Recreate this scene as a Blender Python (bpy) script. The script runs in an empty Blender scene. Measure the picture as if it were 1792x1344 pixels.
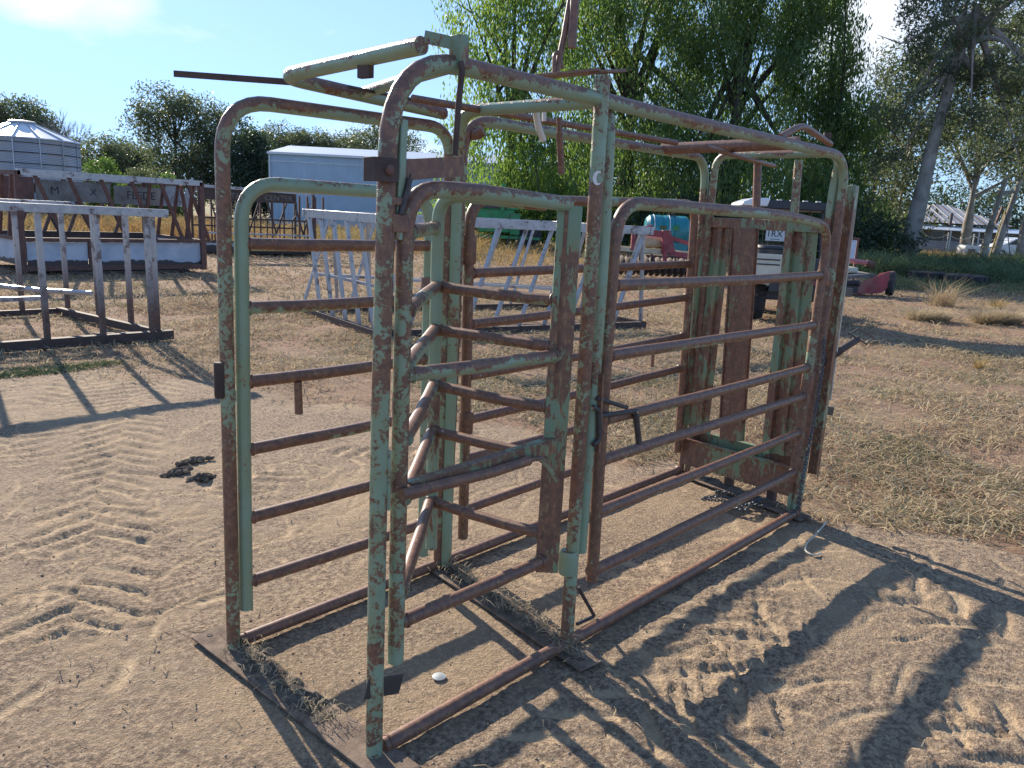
import bpy, math, random
import numpy as np
from mathutils import Vector, Matrix
random.seed(7); rng = np.random.default_rng(7)
sc = bpy.context.scene; COL = sc.collection
PI = math.pi
# ---------------------------------------------------------------- camera
cam = bpy.data.cameras.new('camera'); co = bpy.data.objects.new('camera', cam); COL.objects.link(co); sc.camera = co
cam.lens = 27.93; cam.sensor_width = 36; cam.clip_start = .05; cam.clip_end = 3000
YAW, PITCH, ROLL = .730876, .210184, .0521213
_f = Vector((math.cos(YAW)*math.cos(PITCH), math.sin(YAW)*math.cos(PITCH), -math.sin(PITCH)))
_r = Vector((math.sin(YAW), -math.cos(YAW), 0)); _u = _r.cross(_f)
_r2 = math.cos(ROLL)*_r + math.sin(ROLL)*_u; _u2 = -math.sin(ROLL)*_r + math.cos(ROLL)*_u
mw = Matrix((_r2, _u2, -_f)).transposed().to_4x4(); mw.translation = Vector((-1.28819, -1.62023, 1.57454)); co.matrix_world = mw
# ---------------------------------------------------------------- light
SUN_AZ, SUN_EL = math.radians(78), math.radians(25)
w = bpy.data.worlds.new('World'); sc.world = w; w.use_nodes = True
nt = w.node_tree; N_ = nt.nodes; L_ = nt.links; N_.clear()
out = N_.new('ShaderNodeOutputWorld'); bg = N_.new('ShaderNodeBackground'); bg.inputs[1].default_value = .15
sky = N_.new('ShaderNodeTexSky'); sky.sky_type = 'NISHITA'; sky.sun_disc = False
sky.sun_elevation = SUN_EL; sky.sun_rotation = PI/2 - SUN_AZ; sky.air_density = 1.0; sky.dust_density = .15; sky.ozone_density = 3.0
tc = N_.new('ShaderNodeTexCoord'); mp = N_.new('ShaderNodeMapping'); mp.inputs['Scale'].default_value = (1, 1, 2.6); mp.inputs['Location'].default_value = (.35, .1, .2)
L_.new(tc.outputs['Generated'], mp.inputs[0])
cn = N_.new('ShaderNodeTexNoise'); cn.inputs['Scale'].default_value = 4.2; cn.inputs['Detail'].default_value = 9; cn.inputs['Roughness'].default_value = .58
L_.new(mp.outputs[0], cn.inputs['Vector'])
cr = N_.new('ShaderNodeValToRGB'); cr.color_ramp.elements[0].position = .59; cr.color_ramp.elements[1].position = .84
cr.color_ramp.elements[0].color = (0, 0, 0, 1); cr.color_ramp.elements[1].color = (.85, .85, .85, 1)

mx = N_.new('ShaderNodeMix'); mx.data_type = 'RGBA'; mx.inputs['B'].default_value = (3.2, 3.3, 3.5, 1)

c1 = N_.new('ShaderNodeVectorMath'); c1.operation = 'DIVIDE'; c1.inputs[1].default_value = (2.3, 4.0, 8.2)      # soft shoulder on the whole dome, as a phone's tone curve gives
c2 = N_.new('ShaderNodeVectorMath'); c2.operation = 'ADD'; c2.inputs[1].default_value = (1, 1, 1)
c3 = N_.new('ShaderNodeVectorMath'); c3.operation = 'DIVIDE'
L_.new(sky.outputs[0], c1.inputs[0]); L_.new(c1.outputs[0], c2.inputs[0]); L_.new(sky.outputs[0], c3.inputs[0]); L_.new(c2.outputs[0], c3.inputs[1])
acc = None
for dv, w0 in (((0.2832, 0.9355, 0.2114) , 4.2), ((0.3436, 0.9148, 0.2122), 5.), ((0.9144, 0.3448, 0.2123), 6.), ((0.9537, 0.2140, 0.2112), 4.)):          # where clouds stand in the sky
    dp = N_.new('ShaderNodeVectorMath'); dp.operation = 'DOT_PRODUCT'; dp.inputs[1].default_value = dv; nv = N_.new('ShaderNodeVectorMath'); nv.operation = 'NORMALIZE'
    L_.new(tc.outputs['Generated'], nv.inputs[0]); L_.new(nv.outputs[0], dp.inputs[0])
    mr = N_.new('ShaderNodeMapRange'); mr.interpolation_type = 'SMOOTHSTEP'; mr.inputs['From Min'].default_value = math.cos(math.radians(w0)); mr.inputs['From Max'].default_value = 1.; mr.inputs['To Max'].default_value = .25; L_.new(dp.outputs['Value'], mr.inputs[0])
    if acc is None: acc = mr.outputs[0]
    else:
        ad = N_.new('ShaderNodeMath'); ad.operation = 'ADD'; L_.new(acc, ad.inputs[0]); L_.new(mr.outputs[0], ad.inputs[1]); acc = ad.outputs[0]
ad = N_.new('ShaderNodeMath'); ad.operation = 'ADD'; L_.new(acc, ad.inputs[0]); L_.new(cn.outputs['Fac'], ad.inputs[1]); L_.new(ad.outputs[0], cr.inputs[0])
L_.new(cr.outputs[0], mx.inputs['Factor']); L_.new(c3.outputs[0], mx.inputs['A']); L_.new(mx.outputs['Result'], bg.inputs[0]); L_.new(bg.outputs[0], out.inputs[0])
sl = bpy.data.lights.new('sun', 'SUN'); sl.energy = 3.9; sl.angle = math.radians(.6); sl.color = (1, .89, .74)
so = bpy.data.objects.new('sun', sl); COL.objects.link(so)
sd = Vector((math.cos(SUN_AZ)*math.cos(SUN_EL), math.sin(SUN_AZ)*math.cos(SUN_EL), math.sin(SUN_EL)))
so.rotation_euler = sd.to_track_quat('Z', 'Y').to_euler(); so.location = (0, 0, 30)
sc.view_settings.view_transform = 'Standard'; sc.view_settings.look = 'None'; sc.view_settings.gamma = 1; sc.view_settings.exposure = 1.28
sc.render.resolution_x = 1024; sc.render.resolution_y = 768

# ---------------------------------------------------------------- material helpers
def mat(name, build):
    m = bpy.data.materials.new(name); m.use_nodes = True; t = m.node_tree; t.nodes.clear()
    o = t.nodes.new('ShaderNodeOutputMaterial'); s = build(t); t.links.new(s.outputs[0], o.inputs[0]); return m
def nd(t, k, ins=None, **a):
    n = t.nodes.new('ShaderNode'+k)
    for x, v in a.items(): setattr(n, x, v)
    for x, v in (ins or {}).items():
        i = n.inputs[x]
        if isinstance(v, tuple) and len(v) == 2 and hasattr(v[0], 'outputs'): t.links.new(v[0].outputs[v[1]], i)
        elif hasattr(v, 'outputs'): t.links.new(v.outputs[0], i)
        else: i.default_value = v
    return n
def rgb(*c): return (c[0], c[1], c[2], 1)
def noise(t, vec, scale, detail=5, rough=.55, dist=0): return nd(t, 'TexNoise', {'Vector': vec, 'Scale': scale, 'Detail': detail, 'Roughness': rough, 'Distortion': dist})
def ramp(t, fac, *st, interp='LINEAR'):
    r = nd(t, 'ValToRGB', {'Fac': fac}); e = r.color_ramp.elements; r.color_ramp.interpolation = interp
    while len(e) < len(st): e.new(.5)
    for k, (p, c) in enumerate(st):
        e[k].position = p; e[k].color = (c, c, c, 1) if not isinstance(c, tuple) else (c[0], c[1], c[2], 1)
    return r
def mixc(t, fac, a, b, mode='MIX'):
    n = t.nodes.new('ShaderNodeMix'); n.data_type = 'RGBA'; n.blend_type = mode
    for k, v in (('Factor', fac), ('A', a), ('B', b)):
        i = [s for s in n.inputs if s.name == k and (s.type == 'RGBA' if k != 'Factor' else s.type == 'VALUE')][0]
        if hasattr(v, 'outputs'): t.links.new([q for q in v.outputs if q.name in ('Result', 'Color', 'Fac', 'Value') and q.enabled][0], i)
        elif isinstance(v, tuple): i.default_value = (v[0], v[1], v[2], 1)
        else: i.default_value = v
    return n
def mout(n): return [q for q in n.outputs if q.enabled and q.type == 'RGBA'][0]
def math_(t, op, a, b=0., c=None, clamp=False):
    n = t.nodes.new('ShaderNodeMath'); n.operation = op; n.use_clamp = clamp
    for k, v in enumerate((a, b) if c is None else (a, b, c)):
        if hasattr(v, 'outputs'): t.links.new(v.outputs[0], n.inputs[k])
        elif hasattr(v, 'is_output'): t.links.new(v, n.inputs[k])
        else: n.inputs[k].default_value = v
    return n
def principled(t, col, rough=.6, metal=0., bump=None, bs=.3, bd=.002, spec=.5):
    p = t.nodes.new('ShaderNodeBsdfPrincipled')
    if hasattr(col, 'outputs'): t.links.new(mout(col), p.inputs['Base Color'])
    else: p.inputs['Base Color'].default_value = rgb(*col)
    for k, v in (('Roughness', rough), ('Metallic', metal)):
        if hasattr(v, 'outputs'): t.links.new(v.outputs[0], p.inputs[k])
        else: p.inputs[k].default_value = v
    p.inputs['Specular IOR Level'].default_value = spec
    if bump is not None:
        b = nd(t, 'Bump', {'Strength': bs, 'Distance': bd}); t.links.new(bump.outputs[0], b.inputs['Height']); t.links.new(b.outputs[0], p.inputs['Normal'])
    return p
def objc(t, sc_=(1, 1, 1)):
    c = t.nodes.new('ShaderNodeTexCoord'); oi = nd(t, 'ObjectInfo'); 
    m = t.nodes.new('ShaderNodeVectorMath'); m.operation = 'MULTIPLY_ADD'; t.links.new(c.outputs['Object'], m.inputs[0]); m.inputs[1].default_value = sc_
    q = t.nodes.new('ShaderNodeVectorMath'); q.operation = 'SCALE'; q.inputs[0].default_value = (9.1, 5.3, 7.7); t.links.new(oi.outputs['Random'], q.inputs['Scale'])
    t.links.new(q.outputs[0], m.inputs[2]); return m

def rusty(name, amount, green=(.235, .335, .24), vertical=False, up=.10):
    """old green enamel flaking off rusted pipe; amount 0..1 = share of bare rust"""
    def b(t):
        v = objc(t); v2 = objc(t, (1, 1, .35)) if vertical else v
        big = noise(t, v, 3.2, 3, .5); med = noise(t, v2, 24, 6, .62, .6); fine = noise(t, v, 190, 3, .6)
        ge = nd(t, 'NewGeometry'); sx = nd(t, 'SeparateXYZ', {0: (ge, 'Normal')})
        spk = noise(t, v2, 85, 5, .7, .4)
        a = math_(t, 'MULTIPLY', big, .62); a = math_(t, 'ADD', a, math_(t, 'MULTIPLY', med, .50)); a = math_(t, 'ADD', a, math_(t, 'MULTIPLY', spk, .38))
        a = math_(t, 'ADD', a, math_(t, 'MULTIPLY', sx.outputs['Z'], up))
        th = math_(t, 'MULTIPLY_ADD', nd(t, 'ObjectInfo').outputs['Random'], .05, 1.25-(amount*.62+.19)-.025)#      # threshold on a field centred near .75
        k = math_(t, 'SUBTRACT', math_(t, 'ADD', a, .05), th)
        m_ = ramp(t, k, (.04, 0.), (.055, 1.)); halo = ramp(t, k, (-.025, 0.), (.05, 1.))
        gcol = mixc(t, ramp(t, noise(t, v, 7, 4), (.35, 0.), (.7, 1.)), green, (green[0]*.75+.05, green[1]*.85, green[2]*.72))
        gcol = mixc(t, math_(t, 'MULTIPLY', halo, .75), gcol, (.28, .235, .105))
        r = mixc(t, ramp(t, noise(t, v, 38, 6, .7), (.4, 0.), (.66, 1.)), (.130, .068, .050), (.25, .122, .070))
        r = mixc(t, ramp(t, noise(t, v2, 60, 4, .6), (.58, 0.), (.68, .75)), r, (.33, .20, .09))
        c = mixc(t, m_, gcol, r)
        # dried bird lime specks
        vo = nd(t, 'TexVoronoi', {'Vector': v, 'Scale': 9.}); sp = ramp(t, vo, (.035, 1.), (.06, 0.))
        sp2 = math_(t, 'MULTIPLY', sp, ramp(t, noise(t, v, 60, 3), (.5, 0.), (.56, 1.)))
        c = mixc(t, math_(t, 'MULTIPLY', sp2, .6), c, (.55, .54, .5))
        ro = math_(t, 'MULTIPLY_ADD', m_, .10, .34)
        h = math_(t, 'MULTIPLY_ADD', m_, -.5, 1.); h = math_(t, 'ADD', h, math_(t, 'MULTIPLY', fine, .5)); h = math_(t, 'ADD', h, math_(t, 'MULTIPLY', med, .4))
        return principled(t, c, ro, 0., h, .55, .0016, .5)
    return mat(name, b)
def plain(name, col, rough=.6, metal=0., var=.25, scale=6., bump=.3, spec=.5, dirt=None):
    def b(t):
        v = objc(t); n = noise(t, v, scale, 6, .6)
        c = mixc(t, ramp(t, n, (.3, 0.), (.75, 1.)), tuple(x*(1-var) for x in col), tuple(min(1, x*(1+var)) for x in col))
        if dirt: c = mixc(t, ramp(t, noise(t, v, scale*.6, 7, .65), (.5, 0.), (.66, .85)), c, dirt)
        return principled(t, c, rough, metal, noise(t, v, scale*14, 3), bump, .003, spec)
    return mat(name, b)
def galv(name, z0=None, z1=None, amt=.3):
    """galvanised box tube; below z0..z1 (where manure and mud sit) the zinc is gone and the steel is rusted"""
    def b(t):
        v = objc(t); n = noise(t, v, 14, 5, .6)
        g = mixc(t, ramp(t, n, (.3, 0.), (.7, 1.)), (.30, .31, .33), (.46, .47, .48))
        r = mixc(t, ramp(t, noise(t, v, 30, 5), (.35, 0.), (.65, 1.)), (.075, .048, .04), (.15, .085, .06))
        ru = ramp(t, noise(t, v, 5, 6, .65), (.62-amt*.5, 0.), (.70-amt*.5, 1.))
        if z0 is not None:
            s = nd(t, 'SeparateXYZ', {0: (nd(t, 'NewGeometry'), 'Position')})
            zz = nd(t, 'MapRange', {'Value': (s, 'Z'), 'From Min': z0, 'From Max': z1, 'To Min': 1., 'To Max': 0.})
            zz = math_(t, 'ADD', zz, math_(t, 'MULTIPLY_ADD', n, .8, -.4)); ru = math_(t, 'MAXIMUM', math_(t, 'MULTIPLY', ru, .8), zz, clamp=True)
        c = mixc(t, ru, g, r); me = math_(t, 'MULTIPLY_ADD', ru, -.25, .25)
        return principled(t, c, math_(t, 'MULTIPLY_ADD', ru, .35, .36), me, n, .25, .002)
    return mat(name, b)
M = {}
M['pipe'] = rusty('pipe_half_rust', .52, up=.16); M['pipe_green'] = rusty('pipe_green', .36, up=.12); M['pipe_v'] = rusty('post_rust', .62, vertical=True, up=0)
M['pipe_r2'] = rusty('pipe_mostly_rust', .60, up=.2); M['pipe_vg'] = rusty('post_green', .42, vertical=True, up=0); M['pipe_brown'] = rusty('pipe_brown', .74, up=.14); M['pipe_rust'] = rusty('pipe_rust', 1.0)
M['sheet'] = rusty('sheet_rust', .50, green=(.17, .27, .18), vertical=True, up=0); M['sheet_b'] = rusty('sheet_brown', .66, green=(.17, .26, .18), vertical=True, up=0)
M['sheet_g'] = rusty('sheet_green', .34, green=(.12, .27, .22), vertical=True, up=0)
M['steel'] = plain('dark_steel', (.07, .062, .06), .55, .3, .3, 30); M['chain'] = plain('chain_steel', (.12, .13, .14), .45, .6, .3, 40)
M['dusty'] = plain('dusty_plate', (.22, .165, .125), .9, 0, .4, 14, .8, .1, (.09, .06, .05)); M['muck'] = plain('dried_muck', (.13, .108, .088), .95, 0, .45, 22, 1.2, .1, (.20, .165, .12))
M['galv'] = galv('galvanised', amt=.10); M['galv_low'] = galv('galvanised_rusted_foot', .30, .90, .20); M['galv_bar'] = galv('galvanised_bar', -.05, .25, .12)
M['rust_red'] = plain('red_rust_steel', (.13, .066, .052), .75, 0, .35, 12); M['rust_dark'] = plain('dark_rust_steel', (.075, .05, .042), .8, 0, .35, 12)
M['white'] = plain('white_paint', (.62, .62, .60), .5, 0, .12, 8, .15); M['paintmark'] = plain('chalk_white', (.75, .74, .74), .8, 0, .1, 60)
M['board'] = plain('weathered_board', (.20, .195, .18), .8, 0, .3, 4, .4, .3, (.11, .08, .06)); M['letter'] = plain('faded_lettering', (.035, .035, .04), .8, 0, .3, 20)
M['black'] = plain('black_plastic', (.03, .034, .042), .45, 0, .3, 4); M['tyre'] = plain('tyre_rubber', (.035, .036, .039), .85, 0, .3, 12, .5, .3, (.09, .08, .065))
M['cream'] = plain('cream_panel', (.56, .54, .44), .5, 0, .1, 5, .2, .5, (.35, .32, .25)); M['teal'] = plain('teal_plastic', (.015, .20, .24), .35, 0, .15, 3)
M['red'] = plain('faded_red_paint', (.30, .06, .07), .6, 0, .35, 4, .3, .4, (.24, .13, .11)); M['lid'] = plain('grey_plastic', (.34, .38, .38), .5, 0, .2, 30); M['green'] = plain('implement_green', (.02, .22, .075), .5, 0, .3, 3, .3, .5, (.07, .13, .07))
M['pink'] = plain('faded_pink_cover', (.45, .15, .16), .6); M['glass'] = plain('dark_glass', (.03, .04, .05), .08, 0, .1, 3, 0)
M['carwhite'] = plain('car_white', (.72, .74, .76), .25, 0, .04, 2, .05); M['grit'] = plain('grit', (.30, .235, .17), .9, 0, .6, 40); M['rope'] = plain('pale_cord', (.5, .47, .40), .8); M['yellow'] = plain('yellow_steel', (.45, .30, .05), .6)
M['bark'] = plain('pale_gum_bark', (.30, .27, .235), .85, 0, .35, 1.6, 1., .2, (.13, .10, .08)); M['barkd'] = plain('dark_bark', (.07, .055, .045), .9, 0, .4, 3, 1.2, .2)
M['sack'] = plain('feed_sack', (.48, .42, .30), .8)
def wallmat(name, col, scale, depth=.6, seam=None):
    def b(t):
        c = nd(t, 'TexCoord'); s = nd(t, 'SeparateXYZ', {0: (c, 'Object')})
        n = noise(t, c.outputs['Object'] if False else objc(t), .8, 5, .6)
        cc = mixc(t, ramp(t, n, (.3, 0.), (.75, 1.)), tuple(x*.88 for x in col), tuple(x*1.06 for x in col))
        return principled(t, cc, .45, .15, noise(t, objc(t), 9, 3), .1, .01)
    return mat(name, b)
M['shed'] = wallmat('shed_wall', (.40, .50, .62), 5); M['shedroof'] = plain('shed_roof', (.55, .58, .60), .4, .3, .08, .5); M['silo'] = plain('zinc_silo', (.44, .47, .52), .38, .45, .14, .7)
M['silolight'] = plain('zinc_roof', (.60, .62, .64), .35, .4, .1, .6)
M['hroof'] = plain('old_iron_roof', (.52, .48, .44), .6, .1, .15, .7, .3, .4, (.26, .19, .16)); M['hwall'] = plain('house_wall', (.30, .27, .27), .8, 0, .15, 1.)
def leafmat(name, c0, c1, tr, sc_=.55, trc=(1.9, 2.1, 1.1)):
    def b(t):
        v = nd(t, 'TexCoord'); g = nd(t, 'NewGeometry')
        n = noise(t, (v, 'Object') if False else objc(t), sc_, 4, .6); n2 = noise(t, objc(t), 9., 2, .5)
        f = math_(t, 'ADD', math_(t, 'MULTIPLY', n, .65), math_(t, 'MULTIPLY', n2, .5))
        c = mixc(t, ramp(t, f, (.42, 0.), (.72, 1.)), c0, c1)
        d = t.nodes.new('ShaderNodeBsdfPrincipled'); t.links.new(mout(c), d.inputs['Base Color']); d.inputs['Roughness'].default_value = .5; d.inputs['Specular IOR Level'].default_value = .35
        tl = t.nodes.new('ShaderNodeBsdfTranslucent'); c2 = mixc(t, 1., c, trc, 'MULTIPLY'); t.links.new(mout(c2), tl.inputs[0])
        return nd(t, 'MixShader', {0: tr, 1: d, 2: tl})
    return mat(name, b)
M['leaf_willow'] = leafmat('willow_leaf', (.072, .12, .045), (.15, .205, .06), .5, trc=(2.1, 2.3, 1.1)); M['leaf_gum'] = leafmat('gum_leaf', (.062, .088, .058), (.145, .16, .098), .36, trc=(1.5, 1.6, 1.)); M['leaf_willow_dark'] = leafmat('dark_willow_leaf', (.066, .112, .052), (.14, .19, .072), .46, trc=(2.1, 2.3, 1.05))
M['leaf_dark'] = leafmat('cypress_leaf', (.028, .045, .032), (.055, .08, .045), .25); M['leaf_bush'] = leafmat('bush_leaf', (.05, .09, .035), (.12, .18, .05), .4)
def blademat(name, stops, sc_=.8, tr=.35):
    def b(t):
        n = noise(t, objc(t), sc_, 5, .65); n2 = noise(t, objc(t), 40, 2, .5)
        f = math_(t, 'ADD', math_(t, 'MULTIPLY', n, .7), math_(t, 'MULTIPLY', n2, .42))
        c = ramp(t, f, *stops)
        d = nd(t, 'BsdfDiffuse'); t.links.new(c.outputs[0], d.inputs[0]); tl = nd(t, 'BsdfTranslucent'); t.links.new(c.outputs[0], tl.inputs[0])
        return nd(t, 'MixShader', {0: tr, 1: d, 2: tl})
    return mat(name, b)
M['straw'] = blademat('straw', ((.38, (.24, .125, .09)), (.48, (.36, .24, .15)), (.56, (.52, .42, .27)), (.66, (.25, .215, .12))), 1.1)
M['straw_pale'] = blademat('pale_straw', ((.4, (.36, .28, .18)), (.6, (.55, .46, .31))), 1.1)
M['grass_green'] = blademat('green_blades', ((.4, (.07, .12, .075)), (.52, (.12, .17, .09)), (.66, (.21, .24, .12))), .7)
M['weed_gold'] = blademat('golden_weeds', ((.4, (.24, .13, .06)), (.52, (.38, .24, .10)), (.62, (.44, .34, .16)), (.7, (.16, .17, .06))), .35)

# ---------------------------------------------------------------- mesh helpers
def newobj(name, me, parent=None):
    o = bpy.data.objects.new(name, me); COL.objects.link(o)
    if parent is not None: o.parent = parent
    return o
def rootloc(p):
    v = Vector((0, 0, 0))
    while p is not None: v = v + p.location; p = p.parent
    return v
def thing(name, label, cat, loc=(0, 0, 0), rot=0., group=None):
    o = newobj(name, None); o.location = loc; o.rotation_euler = (0, 0, rot); o.empty_display_size = .1
    o['label'] = label; o['category'] = cat
    if group: o['group'] = group
    return o
def rounded(pts, R, n=6):
    P = [Vector(p) for p in pts]; out = [P[0]]
    for i in range(1, len(P)-1):
        a, b, c = P[i-1], P[i], P[i+1]; r = R[i-1] if isinstance(R, (list, tuple)) else R
        u = (a-b); v = (c-b); d = min(r, u.length*.49, v.length*.49)
        p0 = b+u.normalized()*d; p1 = b+v.normalized()*d
        for k in range(n+1):
            s = k/n; out.append((1-s)**2*p0+2*s*(1-s)*b+s*s*p1)
    out.append(P[-1]); return out
class MB:
    def __init__(s): s.v = []; s.f = []
    def tube(s, pts, r, seg=12, R=0, cap=True, n=6, taper=None):
        P = rounded(pts, R, n) if R else [Vector(p) for p in pts]
        T = [(P[min(i+1, len(P)-1)]-P[max(i-1, 0)]).normalized() for i in range(len(P))]
        a = T[0].orthogonal().normalized(); base = len(s.v)
        for i, p in enumerate(P):
            if i: a = (a - T[i]*a.dot(T[i])).normalized()
            b = T[i].cross(a); rr = r if taper is None else r+(taper-r)*i/(len(P)-1)
            for k in range(seg):
                an = 2*PI*k/seg; s.v.append(p+(a*math.cos(an)+b*math.sin(an))*rr)
        for i in range(len(P)-1):
            for k in range(seg):
                k2 = (k+1) % seg; q = base+i*seg; s.f.append((q+k, q+k2, q+seg+k2, q+seg+k))
        if cap: s.f.append(tuple(base+k for k in reversed(range(seg)))); s.f.append(tuple(base+(len(P)-1)*seg+k for k in range(seg)))
        return s
    def box(s, c, d, rz=0., M3=None):
        c = Vector(c); b = len(s.v); hx, hy, hz = d[0]/2, d[1]/2, d[2]/2
        m = M3 or Matrix.Rotation(rz, 3, 'Z')
        for x in (-hx, hx):
            for y in (-hy, hy):
                for z in (-hz, hz): s.v.append(c+m@Vector((x, y, z)))
        s.f += [(b+0, b+1, b+3, b+2), (b+4, b+6, b+7, b+5), (b+0, b+4, b+5, b+1), (b+2, b+3, b+7, b+6), (b+0, b+2, b+6, b+4), (b+1, b+5, b+7, b+3)]
        return s
    def bar(s, a, b, w_, h, up=(0, 0, 1), ext=0.):
        a, b = Vector(a), Vector(b); x = (b-a).normalized(); a = a-x*ext; b = b+x*ext
        up = Vector(up)
        if abs(x.dot(up.normalized())) > .98: up = Vector((1, 0, 0))
        y = up.cross(x).normalized(); z = x.cross(y)
        return s.box((a+b)/2, ((b-a).length, w_, h), M3=Matrix((x, y, z)).transposed())
    def prism(s, poly, ax, d0, d1):
        """extrude a 2-D outline along axis ax (0,1,2) between d0 and d1"""
        b = len(s.v); n = len(poly)
        for d in (d0, d1):
            for p in poly:
                q = list(p); q.insert(ax, d); s.v.append(Vector(q))
        s.f.append(tuple(b+k for k in range(n))); s.f.append(tuple(b+n+k for k in reversed(range(n))))
        for k in range(n): k2 = (k+1) % n; s.f.append((b+k, b+n+k, b+n+k2, b+k2))
        return s
    def lathe(s, prof, c=(0, 0, 0), seg=24, axis='Z', rz=0.):
        b = len(s.v); c = Vector(c)
        m = {'Z': Matrix.Identity(3), 'X': Matrix.Rotation(PI/2, 3, 'Y'), 'Y': Matrix.Rotation(-PI/2, 3, 'X')}[axis]; m = Matrix.Rotation(rz, 3, 'Z')@m
        for r, z in prof:
            for k in range(seg): an = 2*PI*k/seg; s.v.append(c+m@Vector((r*math.cos(an), r*math.sin(an), z)))
        for i in range(len(prof)-1):
            for k in range(seg): k2 = (k+1) % seg; q = b+i*seg; s.f.append((q+k, q+k2, q+seg+k2, q+seg+k))
        s.f.append(tuple(b+k for k in reversed(range(seg)))); s.f.append(tuple(b+(len(prof)-1)*seg+k for k in range(seg)))
        return s
    def torus(s, c, R, r, m3=None, n=12, k=6, sx=1., sy=1.):
        b = len(s.v); c = Vector(c); m3 = m3 or Matrix.Identity(3)
        for i in range(n):
            a = 2*PI*i/n
            for j in range(k):
                q = 2*PI*j/k; s.v.append(c+m3@Vector(((R+r*math.cos(q))*math.cos(a)*sx, (R+r*math.cos(q))*math.sin(a)*sy, r*math.sin(q))))
        for i in range(n):
            for j in range(k):
                i2, j2 = (i+1) % n, (j+1) % k; s.f.append((b+i*k+j, b+i2*k+j, b+i2*k+j2, b+i*k+j2))
        return s
    def build(s, name, m, parent=None, label=None, bevel=0., smooth=True, world=True):
        off = rootloc(parent) if world else Vector((0, 0, 0))
        me = bpy.data.meshes.new(name); me.from_pydata([tuple(v-off) for v in s.v], [], s.f); me.update()
        if smooth:
            for p in me.polygons: p.use_smooth = True
            me.set_sharp_from_angle(angle=math.radians(38))
        me.materials.append(M[m] if isinstance(m, str) else m); o = newobj(name, me, parent)
        if label: o['label'] = label
        if bevel:
            md = o.modifiers.new('bevel', 'BEVEL'); md.width = bevel; md.segments = 2; md.limit_method = 'ANGLE'
        return o
def npmesh(name, V, F, m, parent=None, smooth=False):
    """V (n,3) float, F (m,k) int with constant k"""
    me = bpy.data.meshes.new(name); k = F.shape[1]
    me.vertices.add(len(V)); me.vertices.foreach_set('co', np.ascontiguousarray(V, dtype=np.float32).ravel())
    me.loops.add(F.size); me.loops.foreach_set('vertex_index', np.ascontiguousarray(F, dtype=np.int32).ravel())
    me.polygons.add(len(F)); me.polygons.foreach_set('loop_start', np.arange(0, F.size, k, dtype=np.int32))
    if smooth: me.polygons.foreach_set('use_smooth', np.ones(len(F), dtype=bool))
    me.update(calc_edges=True); me.materials.append(M[m] if isinstance(m, str) else m)
    return newobj(name, me, parent)
def tag(o, label=None, cat=None, group=None, kind=None):
    for k, v in (('label', label), ('category', cat), ('group', group), ('kind', kind)):
        if v: o[k] = v
    return o
def textmesh(body, size, extrude=.002):
    cu = bpy.data.curves.new('lettering', 'FONT'); cu.body = body; cu.size = size; cu.extrude = extrude; cu.align_x = 'CENTER'; cu.align_y = 'CENTER'
    ob = bpy.data.objects.new('tmp', cu); me = bpy.data.meshes.new_from_object(ob); bpy.data.objects.remove(ob); me.materials.clear(); return me

# ---------------------------------------------------------------- value noise in numpy
_tab = rng.random((256, 256)).astype(np.float32)
def vn(x, y):
    xi = np.floor(x).astype(int); yi = np.floor(y).astype(int); fx = x-xi; fy = y-yi; fx = fx*fx*(3-2*fx); fy = fy*fy*(3-2*fy)
    a = _tab[xi & 255, yi & 255]; b = _tab[(xi+1) & 255, yi & 255]; c = _tab[xi & 255, (yi+1) & 255]; d = _tab[(xi+1) & 255, (yi+1) & 255]
    return (a*(1-fx)+b*fx)*(1-fy)+(c*(1-fx)+d*fx)*fy
def fbm(x, y, o=4, g=.5):
    s = 0; a = 1; t = 0
    for k in range(o): s = s+a*vn(x*2**k+17.3*k, y*2**k+5.1*k); t += a; a *= g
    return s/t
def sstep(a, b, x): t = np.clip((x-a)/(b-a), 0, 1); return t*t*(3-2*t)
def grassness(x, y):
    wx = x+(fbm(x*1.3, y*1.3)-.5)*1.3; wy = y+(fbm(x*1.3+40, y*1.3+9)-.5)*1.3
    yb = np.interp(wx, [-6, .77, 1.83, 2.32, 2.92, 3.15, 3.35, 3.6], [8.3, 6.3, 5.26, 3.6, 2.2, .9, -.8, -9])
    return sstep(-.5, .6, wy-yb)
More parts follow.
